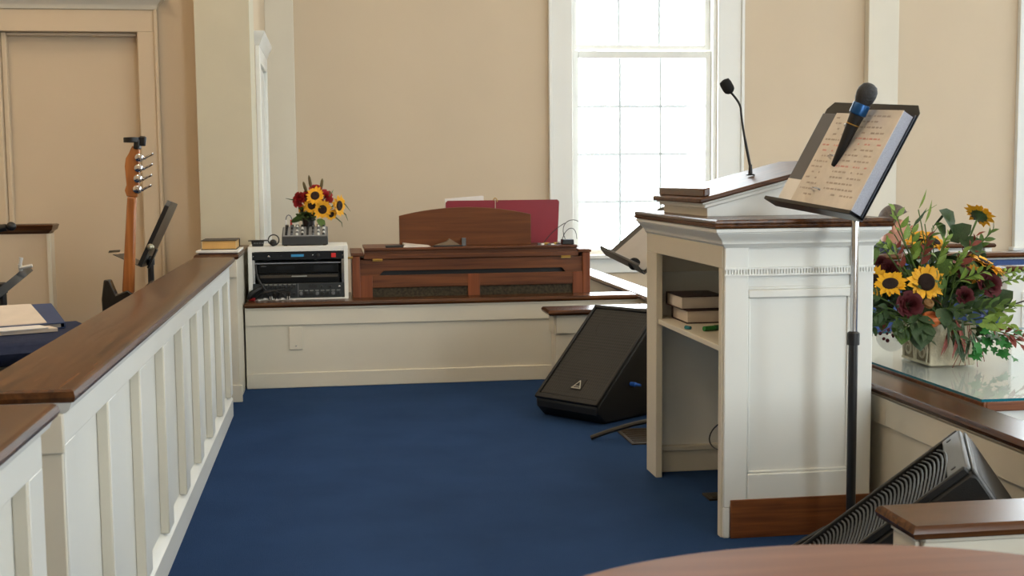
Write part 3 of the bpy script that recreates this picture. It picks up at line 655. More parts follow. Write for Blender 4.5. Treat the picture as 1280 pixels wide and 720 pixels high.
for a, b in ((.220, .772), (.842, 1.392)): obj('speaker_cloth', MB().box(a, b, OY+.010, OY+.014, .44, .535), GRC, og)
obj('lower_lid', MB().box(.172, 1.425, OY-.004, OY+.02, .696, .722), WALN, og, bevel=.003)
obj('lid', MB().box(.176, 1.420, OY-.004, OY+.42, .746, .760), WALN, og, bevel=.003)
obj('lid_rear', MB().box(.176, 1.420, OY+.02, OY+.03, .70, .746), WALN, og)
for px, py in ((472, 326), (707, 321)):
    h = at(px, py, 1, OY); obj('hinge', MB().box(h.x-.028, h.x+.028, OY-.010, OY-.001, .684, .694).tube([(h.x-.028, OY-.010, .695), (h.x+.028, OY-.010, .695)], .004, 8), BRASS, og)
# arched music desk
mp = []
x0_, x1_ = .384, 1.162
for k in range(17):
    a = k/16; x = x0_+(x1_-x0_)*a; mp.append((x, .940+.046*(1-(2*a-1)**2)))
yd = OY+.10
obj('music_desk', MB().prism([(x0_, .760)]+mp+[(x1_, .760)], 'y', yd, yd+.018), MDESK, og, bevel=.003)
obj('desk_prop', MB().box(.748, .772, yd-.02, yd, .760, .806), GREYP, og)
# red folder, sheet behind it, and small things on the lid
rf = thing('red_folder', 'large dark red open folder standing behind the arched music desk', 'folder', (1.02, 7.44, .760))
RED = mat('dark_red_cover', (134, 24, 40), .5, var=.05)
ra = at(557, 251, 1, 7.42); rb_ = at(699, 250, 1, 7.42); xm = ra.x+.30
for a, b in ((ra.x, xm-.002), (xm+.002, rb_.x)):
    obj('cover', MB().prism([(a, .7605), (b-(.012 if b > xm+.1 else 0), .7605), (b, ra.z-.012), (b-.012 if b > xm+.1 else b, ra.z), (a+.012 if a < xm-.1 else a, ra.z), (a, ra.z-.012)], 'y', 7.42, 7.425), RED, rf)
obj('spine_clip', MB().tube(bez((xm-.012, 7.419, ra.z-.002), (xm-.01, 7.417, ra.z+.02), (xm+.01, 7.417, ra.z+.02), (xm+.012, 7.419, ra.z-.01), 6), .003, 6), BRASS, rf)
s0 = at(556, 246, 1, 7.45)
tag(obj('sheet_music', MB().prism([(s0.x-.0, .7605), (s0.x+.235, .7605), (s0.x+.235, ra.z+.024), (s0.x+.225, ra.z+.028), (s0.x+.0, ra.z+.012)], 'y', 7.45, 7.452), PAPERW), 'white sheet of music peeking out above the red folder', 'paper')
t = thing('service_leaflet', 'crumpled leaflet and dark booklet at the left on the organ lid', 'leaflet', (.35, OY+.04, .760))
obj('booklet', MB().box(.30, .43, OY+.01, OY+.09, .7605, .772), mat('dark_booklet', (40, 36, 34), .6), t, bevel=.002)
obj('loose_page', MB().hexa([(.40,OY+.0,.7605),(.56,OY+.02,.7605),(.56,OY+.09,.7605),(.40,OY+.09,.7605),(.41,OY+.0,.782),(.56,OY+.02,.764),(.55,OY+.09,.768),(.40,OY+.09,.784)]), PAPER, t)
t = thing('service_leaflet', 'crumpled brown leaflet tented before the arched music desk', 'leaflet', (.68, OY+.05, .760))
obj('folded_page', MB().prism([(.57, .7605), (.74, .7605), (.735, .766), (.672, .806), (.655, .79), (.60, .772)], 'y', OY+.03, OY+.075), mat('brown_paper', (128, 108, 86), .8), t)
obj('under_page', MB().box(.575, .745, OY+.005, OY+.028, .7605, .768), BLACK, t)
t = thing('power_adapter', 'small black power adapter at the right end of the organ lid', 'adapter', (1.37, OY+.05, .760))
obj('block', MB().box(1.335, 1.405, OY+.02, OY+.08, .7605, .790), BLACK, t, bevel=.004)
lead = MB()
lead.tube(bez((1.36, OY+.06, .79), (1.30, OY+.06, .92), (1.47, OY+.06, .95), (1.475, OY+.05, .82), 14)+bez((1.475, OY+.05, .82), (1.475, OY+.05, .79), (1.45, OY+.05, .77), (1.44, OY+.03, .755), 5)[1:], .0022, 6)
lead.tube(bez((1.345, OY+.07, .79), (1.36, OY+.07, .86), (1.43, OY+.07, .89), (1.43, OY+.06, .79), 10), .0022, 6)
lead.tube(bez((1.23, OY+.07, .7635), (1.26, OY+.07, .82), (1.33, OY+.07, .87), (1.36, OY+.07, .885), 8), .0022, 6)
obj('lead', lead, BLACK, t)
t = thing('pencil_bits', 'scatter of small clips and pencils beside the power adapter', 'clips', (1.27, OY+.04, .760))
rr = random.Random(4)
for k in range(7):
    x = 1.19+.02*k; obj('clip', MB().slab((x, OY+rr.uniform(.0, .05), .7605), (rr.uniform(.015, .035), .01, 0), (-.004, .012, 0), (0, 0, rr.uniform(.006, .014))), [GREYP, PAPERW, BRASS][k % 3], t)
# ================================================================== EQUIPMENT RACK
RY = 7.08; rx0, rx1, rz0, rz1 = -.474, .081, LH, .783
rk = thing('equipment_rack', 'white cased audio equipment rack full of black gear on the ledge', 'equipment rack', ((rx0+rx1)/2, RY+.18, rz0))
obj('case', MB().box(rx0, rx0+.022, RY, RY+.36, rz0, rz1).box(rx1-.022, rx1, RY, RY+.36, rz0, rz1).box(rx0+.022, rx1-.022, RY, RY+.36, rz1-.03, rz1).box(rx0+.022, rx1-.022, RY, RY+.36, rz0, rz0+.008).box(rx0+.022, rx1-.022, RY+.35, RY+.36, rz0, rz1), WHITE, rk, bevel=.002)
a0, a1 = rx0+.022, rx1-.022; H0 = rz1-.032
obj('mount_rail', MB().box(a0, a0+.014, RY+.012, RY+.016, rz0+.008, H0), CHROME, rk); obj('mount_rail', MB().box(a1-.014, a1, RY+.012, RY+.016, rz0+.008, H0), CHROME, rk)
def unit(nm, z0, z1, m, lab, inset=0, mtl=BLACKM):
    o = obj(nm, MB().box(a0+inset, a1-inset, RY+.002+inset*.8, RY+.30, z0, z1), m, rk, bevel=.002); o['label'] = lab; return o
def knob(par, x, y, z, r, h, mtl=None): obj('knob', MB().lathe([(r, 0), (r*.9, h), (r*.5, h+.001)], (x, y, z), (0,-1,0), 10), mtl or BLACK, par)
u1 = unit('wireless_receiver', H0-.044, H0-.002, mat('dark_panel', (20, 23, 27), .55, spec=.25), 'black receiver with blue display and red switch')
obj('display', MB().box(-.235, -.165, RY, RY+.0018, H0-.028, H0-.014), mat('blue_lcd', (40, 110, 150), .3, emit=(60, 150, 200), estr=.08), u1)
obj('power_switch', MB().box(-.012, .014, RY-.006, RY+.002, H0-.034, H0-.010), mat('red_switch', (190, 26, 24), .35, emit=(200, 20, 15), estr=.04), u1)
knob(u1, -.085, RY+.002, H0-.022, .011, .008); knob(u1, -.115, RY+.002, H0-.02, .004, .004, CHROME); knob(u1, -.36, RY+.002, H0-.024, .005, .004, CHROME); knob(u1, -.29, RY+.002, H0-.022, .004, .004)
for x in (a0+.007, a1-.007): obj('rack_screw', MB().lathe([(.004, 0), (.003, .002)], (x, RY+.002, H0-.022), (0,-1,0), 8), CHROME, u1)
obj('shelf_tray', MB().box(a0+.014, a1-.014, RY+.03, RY+.30, H0-.068, H0-.062), mat('brushed_steel', (170, 174, 178), .3, metal=.8), rk)
u2 = unit('disc_player', H0-.122, H0-.072, mat('glossy_black_panel', (8, 9, 10), .3, spec=.25), 'glossy black disc player', .03)
obj('tray_door', MB().box(-.32, -.22, RY+.023, RY+.026, H0-.10, H0-.082), mat('dark_panel', (30, 34, 38)), u2); obj('tray_door', MB().box(-.11, .0, RY+.023, RY+.026, H0-.112, H0-.082), mat('dark_panel', (30, 34, 38)), u2)
obj('name_strip', MB().box(-.405, -.375, RY+.0232, RY+.026, H0-.083, H0-.079), GREYP, u2)
u3 = unit('cassette_deck', H0-.175, H0-.124, mat('glossy_black_panel', (14, 16, 18)), 'black deck with a brown front bar', .026)
obj('front_bar', MB().box(a0+.04, a1-.035, RY+.012, RY+.023, H0-.146, H0-.132), mat('bronze_bar', (78, 70, 60), .35, metal=.4), u3)
obj('name_strip', MB().box(-.235, -.15, RY+.0112, RY+.012, H0-.141, H0-.136), mat('silver_mark', (190, 190, 180)), u3)
u4 = unit('mixer_amplifier', rz0+.012, H0-.178, mat('grey_mixer_panel', (50, 53, 54), .5, spec=.25), 'dark grey mixer amplifier with rows of knobs')
zm0, zm1 = rz0+.012, H0-.178
for k in range(7): knob(u4, a0+.075+.026*k, RY+.002, zm1-.018, .009, .010)
for k in range(8): knob(u4, -.185+.030*k, RY+.002, zm0+.022, .011, .012, BLACK if k % 3 else GREYP)
for k in range(6): knob(u4, a0+.09+.028*k, RY+.002, zm0+.022, .009, .008)
LBL = mat('label_grey', (128, 130, 126), .6)
for k in range(7): obj('channel_label', MB().box(a0+.066+.026*k, a0+.084+.026*k, RY+.0005, RY+.002, zm1-.008, zm1-.003), LBL, u4)
for k in range(8): obj('channel_label', MB().box(-.195+.030*k, -.175+.030*k, RY+.0005, RY+.002, zm0+.036, zm0+.041), LBL, u4)
for x in (-.068, -.02): knob(u4, x, RY+.002, zm1-.022, .008, .008)
knob(u4, .03, RY+.002, zm1-.022, .007, .006, CHROME)
obj('display', MB().box(-.142, -.095, RY, RY+.0018, zm1-.028, zm1-.008), BLACK, u4); obj('divider', MB().box(-.203, -.198, RY, RY+.002, zm0, zm1), GREYP, u4)
rr = random.Random(11)
for k in range(9):
    x = a0+.05+.022*k; e = (a0+rr.uniform(.0, .2), RY-.03, rz0+.006)
    obj('patch_cable', MB().tube(bez((x, RY-.004, zm0+rr.uniform(.02, .06)), (x, RY-.05, zm0+.05), (e[0], e[1]-.02, rz0+.06), e, 10), .0035, 6), BLACK, rk)
obj('patch_cable', MB().tube(bez((a0+.02, RY+.01, H0-.07), (a0+.02, RY-.02, H0-.14), (a0+.04, RY-.03, rz0+.1), (a0+.10, RY-.02, rz0+.02), 12), .006, 6), BLACK, rk)
obj('cable_bundle', MB().tube(bez((a0+.05, RY-.012, rz0+.07), (a0+.0, RY-.03, rz0+.05), (a0-.02, RY-.03, rz0+.03), (a0-.016, RY-.02, rz0+.012), 8), [.012, .014, .016, .018, .019, .018, .017, .015, .012], 8), BLACK, rk)
obj('red_plug', MB().tube([(a0-.020, RY-.02, rz0+.010), (a0+.012, RY-.035, rz0+.010)], .009, 10), mat('plug_red', (140, 20, 24), .4), rk)
for k in range(7): obj('white_tag', MB().box(a0+.03+.032*k, a0+.045+.032*k, RY-.034, RY-.030, rz0+.002+.005*(k % 3), rz0+.008+.008*(k % 3)), PAPERW, rk)
obj('side_latch', MB().lathe([(.006, 0), (.006, .02), (.01, .022), (.01, .028)], (rx1, RY+.05, rz1-.075), (1, 0, 0), 10), BRASS, rk)
# small mixing console on the rack
mx0, mx1 = -.286, -.028; my = 7.12; mz = rz1
mc = thing('mixing_console', 'small grey mixing console with knobs on top of the rack', 'mixer', ((mx0+mx1)/2, my+.1, mz))
obj('body', MB().prism([(my, mz+.004), (my, mz+.052), (my+.20, mz+.10), (my+.20, mz+.004)], 'x', mx0, mx1), mat('charcoal_plastic', (44, 45, 46), .5), mc, bevel=.004)
obj('foot', MB().box(mx0+.01, mx0+.03, my+.01, my+.03, mz, mz+.004), BLACK, mc); obj('foot', MB().box(mx1-.03, mx1-.01, my+.01, my+.03, mz, mz+.004), BLACK, mc)
sn = Vector((0, -.048, .20)).normalized(); se = Vector((0, .20, .048)).normalized()
q0 = Vector((mx0+.006, my+.004, mz+.053))
obj('faceplate', MB().slab(q0, Vector((mx1-mx0-.012, 0, 0)), se*.192, sn*.003), mat('silver_faceplate', (150, 152, 154), .4, metal=.3), mc)
for i in range(8):
    for j in range(5):
        p = q0+Vector((.018+.03*i, 0, 0))+se*(.02+.036*j)+sn*.003
        obj('knob', MB().lathe([(.0075, 0), (.0065, .010+.004*(j > 2)), (.003, .012+.004*(j > 2))], p, sn, 8), [BLACK, BLACK, mat('knob_white', (220, 220, 215), .4), GREYP][(i*3+j*j) % 4], mc)
for i in range(8):
    p = q0+Vector((.018+.03*i, 0, 0))+se*.186+sn*.003; obj('jack', MB().lathe([(.010, 0), (.010, .012), (.006, .0125)], p, sn, 10), CHROME if i % 2 else BLACKM, mc)
cbl = thing('audio_cable', 'looped audio cable with one red and one white plug behind the mixing console', 'cable', (-.265, 7.345, mz))
pa, pb = Vector((-.268, 7.345, mz+.075)), Vector((-.238, 7.345, mz+.075))
obj('white_plug', MB().tube([pa-Vector((0,0,.075)), pa+Vector((0,0,.065))], .0055, 8), PAPERW, cbl); obj('red_plug', MB().tube([pb-Vector((0,0,.075)), pb+Vector((0,0,.065))], .0065, 8), mat('plug_red2', (190, 28, 30), .4), cbl)
obj('lead', MB().tube(bez(pa+Vector((0,0,.065)), pa+Vector((0,0,.10)), pb+Vector((.0,0,.105)), pb+Vector((.005,0,.06)), 10), .003, 6), mat('lead_grey', (96, 96, 110), .5), cbl)
# microphone lying and black control box
hb_ = thing('desk_microphone', 'stubby silver and black microphone lying on the rack', 'microphone', (-.335, 7.13, mz))
obj('body', MB().lathe([(.014, 0), (.016, .03), (.018, .035)], (-.333, 7.15, mz+.02), (-.02, -1, .0), 14), mat('mic_silver', (150, 150, 148), .35, metal=.6), hb_)
obj('head', MB().lathe([(.018, 0), (.020, .008), (.018, .02), (.010, .026)], (-.3337, 7.115, mz+.02), (-.02, -1, 0), 14), BLACK, hb_)
obj('mount_ring', MB().tube([(-.333+.030*math.cos(a), 7.155, mz+.033+.030*math.sin(a)) for a in [2*PI*k/18 for k in range(19)]], .004, 6), BLACK, hb_)
cb = thing('control_box', 'small flat black control box at the left end of the rack top', 'box', (-.415, 7.13, mz))
obj('shell', MB().prism([(-.45, mz), (-.39, mz), (-.385, mz+.028), (-.455, mz+.030)], 'y', 7.10, 7.15), BLACK, cb, bevel=.002); obj('top_plate', MB().box(-.472, -.36, 7.098, 7.16, mz+.030, mz+.036), BLACKM, cb, bevel=.002)
for k in range(4): obj('button', MB().box(-.44+.014*k, -.431+.014*k, 7.097, 7.10, mz+.016, mz+.022), GREYP, cb)
# books and papers on the half wall
hz = .775
tag(obj('dark_folder', MB().box(-.69, -.505, 6.58, 6.86, hz+.0002, hz+.006), MAROON, bevel=.002), 'dark folder under the papers on the half wall', 'folder')
tag(obj('paper_sheet', MB().hexa([(-.71,6.63,hz+.0065),(-.488,6.60,hz+.0065),(-.488,6.95,hz+.0065),(-.70,6.95,hz+.0065),(-.71,6.63,hz+.016),(-.488,6.60,hz+.016),(-.488,6.95,hz+.016),(-.70,6.95,hz+.016)]), PAPERW), 'white papers stacked under the gilt-edged book', 'paper')
book('bible', 'dark covered book with golden page edges on the half wall', -.69, -.505, 6.90-.2, 6.90+.05, hz+.0165, .05, mat('black_leather', (36, 28, 22), .5), '+y', None, 0, mat('gilt_edges', (196, 154, 90), .45, var=.08))
# ================================================================== FLOWERS
def sunflower_meshes():
    rr = random.Random(5); pm = MB()
    for lay, (n, r0, r1, h) in enumerate(((17, .38, 1.0, .02), (15, .36, .86, .10))):
        for k in range(n):
            a = 2*PI*(k+.5*lay)/n+rr.uniform(-.08, .08); L_ = r1*rr.uniform(.88, 1.08); wd = .15*rr.uniform(.85, 1.2); c_, s_ = math.cos(a), math.sin(a)
            R_ = lambda x, y, z: (c_*x-s_*y, s_*x+c_*y, z)
            dz = rr.uniform(-.1, .14)
            pm.add([R_(r0*.8, 0, h-.04), R_(r0+.2*(L_-r0), wd*.8, h+.04), R_(r0+.2*(L_-r0), -wd*.8, h+.04), R_(r0+.6*(L_-r0), wd, h+.08+dz*.5), R_(r0+.6*(L_-r0), -wd, h+.08+dz*.5), R_(r0+.6*(L_-r0), 0, h+.03+dz*.5), R_(L_, 0, h+.02+dz), R_(r0+.2*(L_-r0), 0, h)],
                   [(0,2,7),(0,7,1),(7,2,4,5),(1,7,5,3),(5,4,6),(3,5,6)])
    cm = MB().lathe([(.46, .02), (.45, .12), (.36, .20), (.22, .21), (.12, .17), (.01, .15)], n=20)
    gm_ = MB().lathe([(.06, -.35), (.12, -.22), (.40, -.08), (.52, .0), (.45, .03)], n=16)
    for k in range(11):
        a = 2*PI*k/11; c_, s_ = math.cos(a), math.sin(a); gm_.add([(c_*.3-s_*.12, s_*.3+c_*.12, -.09), (c_*.3+s_*.12, s_*.3-c_*.12, -.09), (c_*.66, s_*.66, -.02), (c_*.5, s_*.5, -.08)], [(0,1,3),(1,2,3),(2,0,3)])
    return pm, cm, gm_
SFM = sunflower_meshes()
def mk(name, mb, m, smooth=50):
    me = bpy.data.meshes.new(name); me.from_pydata(mb.v, [], mb.f); me.materials.append(m)
    me.shade_smooth(); me.set_sharp_from_angle(angle=math.radians(smooth)); return me
ME_P, ME_C, ME_G = mk('sunflower_petals', SFM[0], YEL), mk('sunflower_centre', SFM[1], SEED), mk('sunflower_calyx', SFM[2], GRND)
def put(name, me, par, loc, rot=None, sc=1):
    o = bpy.data.objects.new(name, me); COL.objects.link(o); o.parent = par; o.location = loc
    if rot is not None: o.rotation_euler = rot
    o.scale = (sc, sc, sc) if not isinstance(sc, tuple) else sc
    return o
def facing(d, spin=0):
    return (Vector(d).to_track_quat('Z', 'Y') @ Matrix.Rotation(spin, 4, 'Z').to_quaternion()).to_euler()
def sunflower(par, P, d, r, spin=0):
    o = put('sunflower', ME_P, par, P-wloc(par), facing(d, spin), r); put('flower_centre', ME_C, o, (0,0,0)); put('calyx', ME_G, o, (0,0,0)); return o
def rose_mesh():
    rm = MB(); rr = random.Random(8)
    for lay in range(6):
        n = 3 if lay < 3 else 6; R_ = .18+.15*lay; h = .55-.06*lay
        for k in range(n):
            a = 2*PI*(k+.37*lay)/n; w_ = 2.4/n; vs_ = []
            for i in range(4):
                t_ = i/3
                for j in range(4):
                    b = a+(j/3-.5)*w_*2; rad = R_*(.45+.6*t_)+(.12 if i == 3 else 0)*(lay/5); vs_.append((rad*math.cos(b), rad*math.sin(b), -.25+(h+.25)*t_-(.10 if i == 3 else 0)*(lay/4)+rr.uniform(-.03, .03)))
            rm.add(vs_, [(i*4+j, i*4+j+1, (i+1)*4+j+1, (i+1)*4+j) for i in range(3) for j in range(3)])
    return rm
ME_R = mk('rose_petals', rose_mesh(), ROSE, 60); ME_R2 = mk('red_petals', rose_mesh(), mat('bright_red_bloom', (150, 18, 24), .7, var=.3, vscale=40), 60)
def leaf_mesh(kind):
    if kind == 'pointed': out = [(0,0),(.16,.18),(.22,.42),(.15,.72),(0,1),(-.15,.72),(-.22,.42),(-.16,.18)]
    elif kind == 'ivy': out = [(0,.05),(.22,-.08),(.45,.12),(.30,.35),(.42,.62),(.16,.62),(0,1),(-.16,.62),(-.42,.62),(-.30,.35),(-.45,.12),(-.22,-.08)]
    elif kind == 'blade': out = [(0,0),(.05,.3),(.055,.55),(0,1),(-.055,.55),(-.05,.3)]
    else: out = [(0,0),(.30,.16),(.42,.45),(.26,.78),(0,1),(-.26,.78),(-.42,.45),(-.30,.16)]
    m = MB(); n = len(out); Z = lambda x, y: .14*abs(x)*1.6+.12*math.sin(y*2.6)
    spine = [(0, .0), (0, .45), (0, .99)]
    vs_ = [(x, y, Z(x, y)) for x, y in out]+[(0, .45, Z(0, .45)-.02)]
    m.add(vs_, [(i, (i+1) % n, n) for i in range(n)]); return m
LEAVES = {}; GZ = .497
for kd, ms in (('pointed', (GRN, GRND, GRNL, RUST)), ('ivy', (mat('ivy_green', (40, 112, 44), .5, var=.3, vscale=20), GRND)), ('blade', (GRND, GRNL, RUST)), ('broad', (GRN, GRND))):
    for mi, mm in enumerate(ms): LEAVES[(kd, mi)] = mk('leaf_'+kd, leaf_mesh(kd), mm, 80)
def leaf(par, P, d, ln, kind, mi, name='leaf', up=(0,0,1), roll=0):
    d = Vector(d).normalized(); P = Vector(P); low = GZ+.012-min(P.z, P.z+d.z*ln)+.25*ln*(1-abs(d.z))
    if par.name.startswith('flower_arr') and low > 0: P = P+Vector((0, 0, low))
    upv = Vector(up); x = d.cross(upv)
    x = x.normalized() if x.length > .05 else Vector((1,0,0)); z = x.cross(d)
    q = Matrix((x, d, z)).transposed().to_quaternion() @ Matrix.Rotation(roll, 3, 'Y').to_quaternion()
    return put(name, LEAVES[(kind, mi)], par, Vector(P)-wloc(par), q.to_euler(), ln)
TOCAM = Vector((-.25, -.95, .15))
# --- small bunch on the rack
fp = at(386, 283, 1, 7.36)
fl = thing('flower_vase', 'dark vase of small sunflowers and red blooms behind the mixing console', 'flowers', (fp.x, 7.36, mz))
vt = at(386, 268, 1, 7.36).z
obj('vase', MB().lathe([(.026, mz), (.028, mz+.01), (.034, mz+.1), (.040, vt), (.036, vt), (.03, vt-.03)], (fp.x, 7.36, 0), n=20), mat('dark_vase', (36, 24, 18), .4), fl)
F = lambda x, y, dy=0: at(x, y, 1, 7.36+dy)
hub = Vector((fp.x, 7.36, vt))
for (x, y, r, d, dy) in ((394, 245, .058, (-.1,-.9,.35), -.06), (390, 257, .054, (-.25,-.95,.2), -.04), (403, 262, .058, (.05,-.95,.1), -.05), (423, 257, .066, (.75,-.55,-.05), -.03), (414, 268, .04, (.5,-.7,-.4), -.03), (378, 262, .035, (-.7,-.6,0), 0)):
    P = F(x, y, dy); sunflower(fl, P, d, r, x)
    obj('stem', MB().tube([hub, hub.lerp(P, .5)+Vector((0,.02,.01)), P], .003, 5), GRN, fl)
for (x, y, r, d) in ((374, 250, .045, (-.7,-.7,.2)), (383, 247, .04, (-.3,-.9,.4)), (406, 247, .046, (.3,-.9,.3)), (394, 236, .034, (0,-.6,.8))):
    P = F(x, y, -.01); put('red_bloom', ME_R2, fl, P-wloc(fl), facing(d, x), r); obj('stem', MB().tube([hub, P], .003, 5), GRN, fl)
for (x0, y0, x1, y1) in ((383, 240, 379, 227), (389, 236, 386, 219), (401, 238, 403, 223), (410, 250, 413, 239)):
    a_, b_ = F(x0, y0), F(x1, y1); obj('seed_spike', MB().tube([a_, a_.lerp(b_, .4), a_.lerp(b_, .8), b_], [.006, .010, .008, .002], 7), mat('seed_brown', (92, 78, 44), .8, bump=.6, bscale=300), fl); obj('stem', MB().tube([hub, a_], .003, 5), GRN, fl)
rr = random.Random(21)
for k in range(16):
    x = rr.uniform(375, 384) if k < 12 else rr.uniform(394, 404); y = rr.uniform(262, 277); P = F(x, y, rr.uniform(-.05, .02)); leaf(fl, P, (rr.uniform(-1, 1), rr.uniform(-.8, -.1), rr.uniform(-.6, .4)), rr.uniform(.05, .08), 'broad', rr.randint(0, 1), roll=rr.uniform(-.8, .8))
for k in range(14):
    x = rr.uniform(376, 418); y = rr.uniform(243, 268); P = F(x, y, .03); leaf(fl, P, (rr.uniform(-1, 1), rr.uniform(-.8, .3), rr.uniform(-.2, 1)), rr.uniform(.05, .08), 'pointed', rr.randint(0, 1), roll=rr.uniform(-.8, .8))
for pts in (((412, 262), (424, 248), (432, 256), (438, 264)), ((412, 264), (424, 262), (432, 268), (435, 276)), ((410, 266), (420, 272), (427, 278), (428, 284)), ((374, 252), (368, 250), (362, 249), (357, 248))):
    obj('grass_blade', MB().tube([F(*p) for p in pts], [.003, .004, .003, .001], 5), GRND, fl)
# ================================================================== GLASS-TOPPED TABLE
TZ = .488
tb = thing('side_table', 'long white table with oak edge beyond the low wall, under the glass sheet', 'table', (2.45, 4.15, NZ))
obj('table_top', MB().box(1.905, 3.0, 3.40, 4.93, TZ-.012, TZ), WHITE, tb, bevel=.003)
obj('oak_edge', MB().box(1.905, 3.0, 3.388, 3.40, TZ-.03, TZ-.002).box(1.895, 1.905, 3.388, 4.93, TZ-.03, TZ-.002), OAK, tb, bevel=.003)
obj('apron', MB().box(1.925, 2.98, 3.42, 4.91, TZ-.14, TZ-.012), WHITE, tb, bevel=.004)
for x in (1.93, 2.91):
    for y in (3.43, 4.84): obj('leg', MB().box(x, x+.06, y, y+.06, NZ, TZ-.14), WHITE, tb, bevel=.004)
gl = GLASS
gs_ = obj('glass_sheet', MB().box(1.888, 3.0, 3.385, 4.93, TZ+.0005, TZ+.0085), gl, smooth=0)
gs_.data.materials.append(mat('glass_edge', (24, 104, 120), .15, var=.05))
for pl in gs_.data.polygons:
    if abs(pl.normal.z) < .5: pl.material_index = 1
tag(gs_, 'clear glass sheet with blue-green edge lying on the table', 'glass sheet')
GZ = TZ+.009
# ================================================================== PLANTER WITH SUNFLOWERS
pc = Vector((2.115, 4.10, GZ))
ar = thing('flower_arrangement', 'large sunflower and rose arrangement in a carved stone box on the glass', 'flowers', pc)
STONE = mat('carved_stone', (190, 180, 154), .8, var=.18, vscale=30, bump=.3, bscale=120)
CARVE = mat('carved_stone_relief', (160, 146, 116), .8, var=.25, vscale=40, bump=.3, bscale=160)
bw, bd_, bh = .082, .105, .145
bx_ = obj('stone_box', MB().rings(pc.x-bw, pc.x+bw, pc.y-bd_, pc.y+bd_, [(GZ, -.004), (GZ+.004, 0), (GZ+bh-.01, .002), (GZ+bh, .0), (GZ+bh, -.012), (GZ+bh-.03, -.014)]), STONE, ar)
cv = MB(); xl = pc.x-bw-.001
def scroll(cy, cz, s, flip):
    pts = []
    for k in range(22):
        a = k/21*3.6*PI*.75; r = s*(1-.8*k/21); pts.append((xl, cy+flip*r*math.cos(a), cz+r*math.sin(a)))
    cv.tube(pts, [.0075*(1-.5*k/21) for k in range(22)], 6)
for f in (-1, 1):
    scroll(pc.y+f*.055, GZ+.045, .034, f); scroll(pc.y+f*.060, GZ+.105, .026, -f); scroll(pc.y+f*.022, GZ+.085, .020, f)
    cv.tube([(xl, pc.y+f*.004, GZ+.012), (xl, pc.y+f*.012, GZ+.06), (xl, pc.y+f*.03, GZ+.12)], [.006, .006, .003], 6)
    cv.tube([(xl, pc.y+f*.085, GZ+.010), (xl, pc.y+f*.092, GZ+.06), (xl, pc.y+f*.080, GZ+.085)], [.006, .005, .003], 6)
cv.box(xl-.003, xl+.002, pc.y-.103, pc.y+.103, GZ+.003, GZ+.012)
obj('scroll_carving', cv, STONE, bx_)
obj('recess_shade_ground', MB().box(xl-.0012, xl+.001, pc.y-.098, pc.y+.098, GZ+.013, GZ+bh-.008), mat('stone_recess_shade', (122, 110, 84), .9, var=.25, vscale=40), bx_)  # dark ground paints shade into the hollows behind the scrolls
obj('soil_foam', MB().box(pc.x-bw+.015, pc.x+bw-.015, pc.y-bd_+.015, pc.y+bd_-.015, GZ+.02, GZ+bh-.01), GRND, ar)
G = lambda x, y, Y=4.05: at(x, y, 1, Y)
root0 = pc+Vector((0, 0, bh-.02))
def stem(P, r=.003, bow=(0, 0, .02), m=GRN):
    P = Vector(P); obj('stem', MB().tube(bez(root0+Vector((rr.uniform(-.04, .04), rr.uniform(-.05, .05), 0)), root0.lerp(P, .35)+Vector(bow), root0.lerp(P, .7)+Vector(bow), P, 7), r, 5), m, ar)
rr = random.Random(33)
for (x, y, Y, r, d, sp) in ((1157, 353, 3.97, .068, (-.05,-.97,.22), 0), (1113, 356, 3.98, .060, (-.35,-.55,.75), 1), (1094, 352, 4.05, .058, (-.7,-.65,.2), 2), (1150, 300, 4.15, .058, (-.3,-.35,.85), 3), (1166, 303, 4.12, .058, (.25,-.4,.85), 3.4), (1224, 270, 4.02, .056, (.62,.35,.70), 4), (1231, 332, 4.00, .078, (.42,-.25,.85), 5), (1218, 345, 4.05, .055, (.1,-.6,.7), 6)):
    P = G(x, y, Y); sunflower(ar, P, d, r, sp); stem(P-Vector(d).normalized()*.35*r, .004)
for (x, y, Y, r, d) in ((1137, 381, 3.95, .044, (-.1,-.95,.2)), (1236, 355, 3.97, .046, (.15,-.9,.35)), (1113, 338, 4.05, .040, (-.2,-.7,.6)), (1206, 370, 3.97, .032, (0,-.9,.3)), (1100, 330, 4.08, .030, (-.4,-.6,.6)), (1205, 342, 4.0, .03, (.1,-.8,.5))):
    P = G(x, y, Y); put('red_rose', ME_R, ar, P-wloc(ar), facing(d, x), r); stem(P-Vector(d)*.01)
# little orange pot-like seed pod
P = G(1165, 398, 3.93); pod = obj('orange_pod', MB().lathe([(.006, -.026), (.022, -.022), (.033, -.004), (.034, .006), (.027, .014), (.024, .014), (.020, .004)], P, (0, -.35, .94), 18), mat('pod_orange', (176, 92, 40), .6, var=.2, vscale=30), ar)
P = G(1161, 379, 3.94); obj('seed_pod', MB().lathe([(.006, -.016), (.018, -.008), (.018, .004), (.010, .008), (.006, .004)], P, (0, -.7, .7), 14), mat('pod_brown', (120, 84, 40), .7), ar)
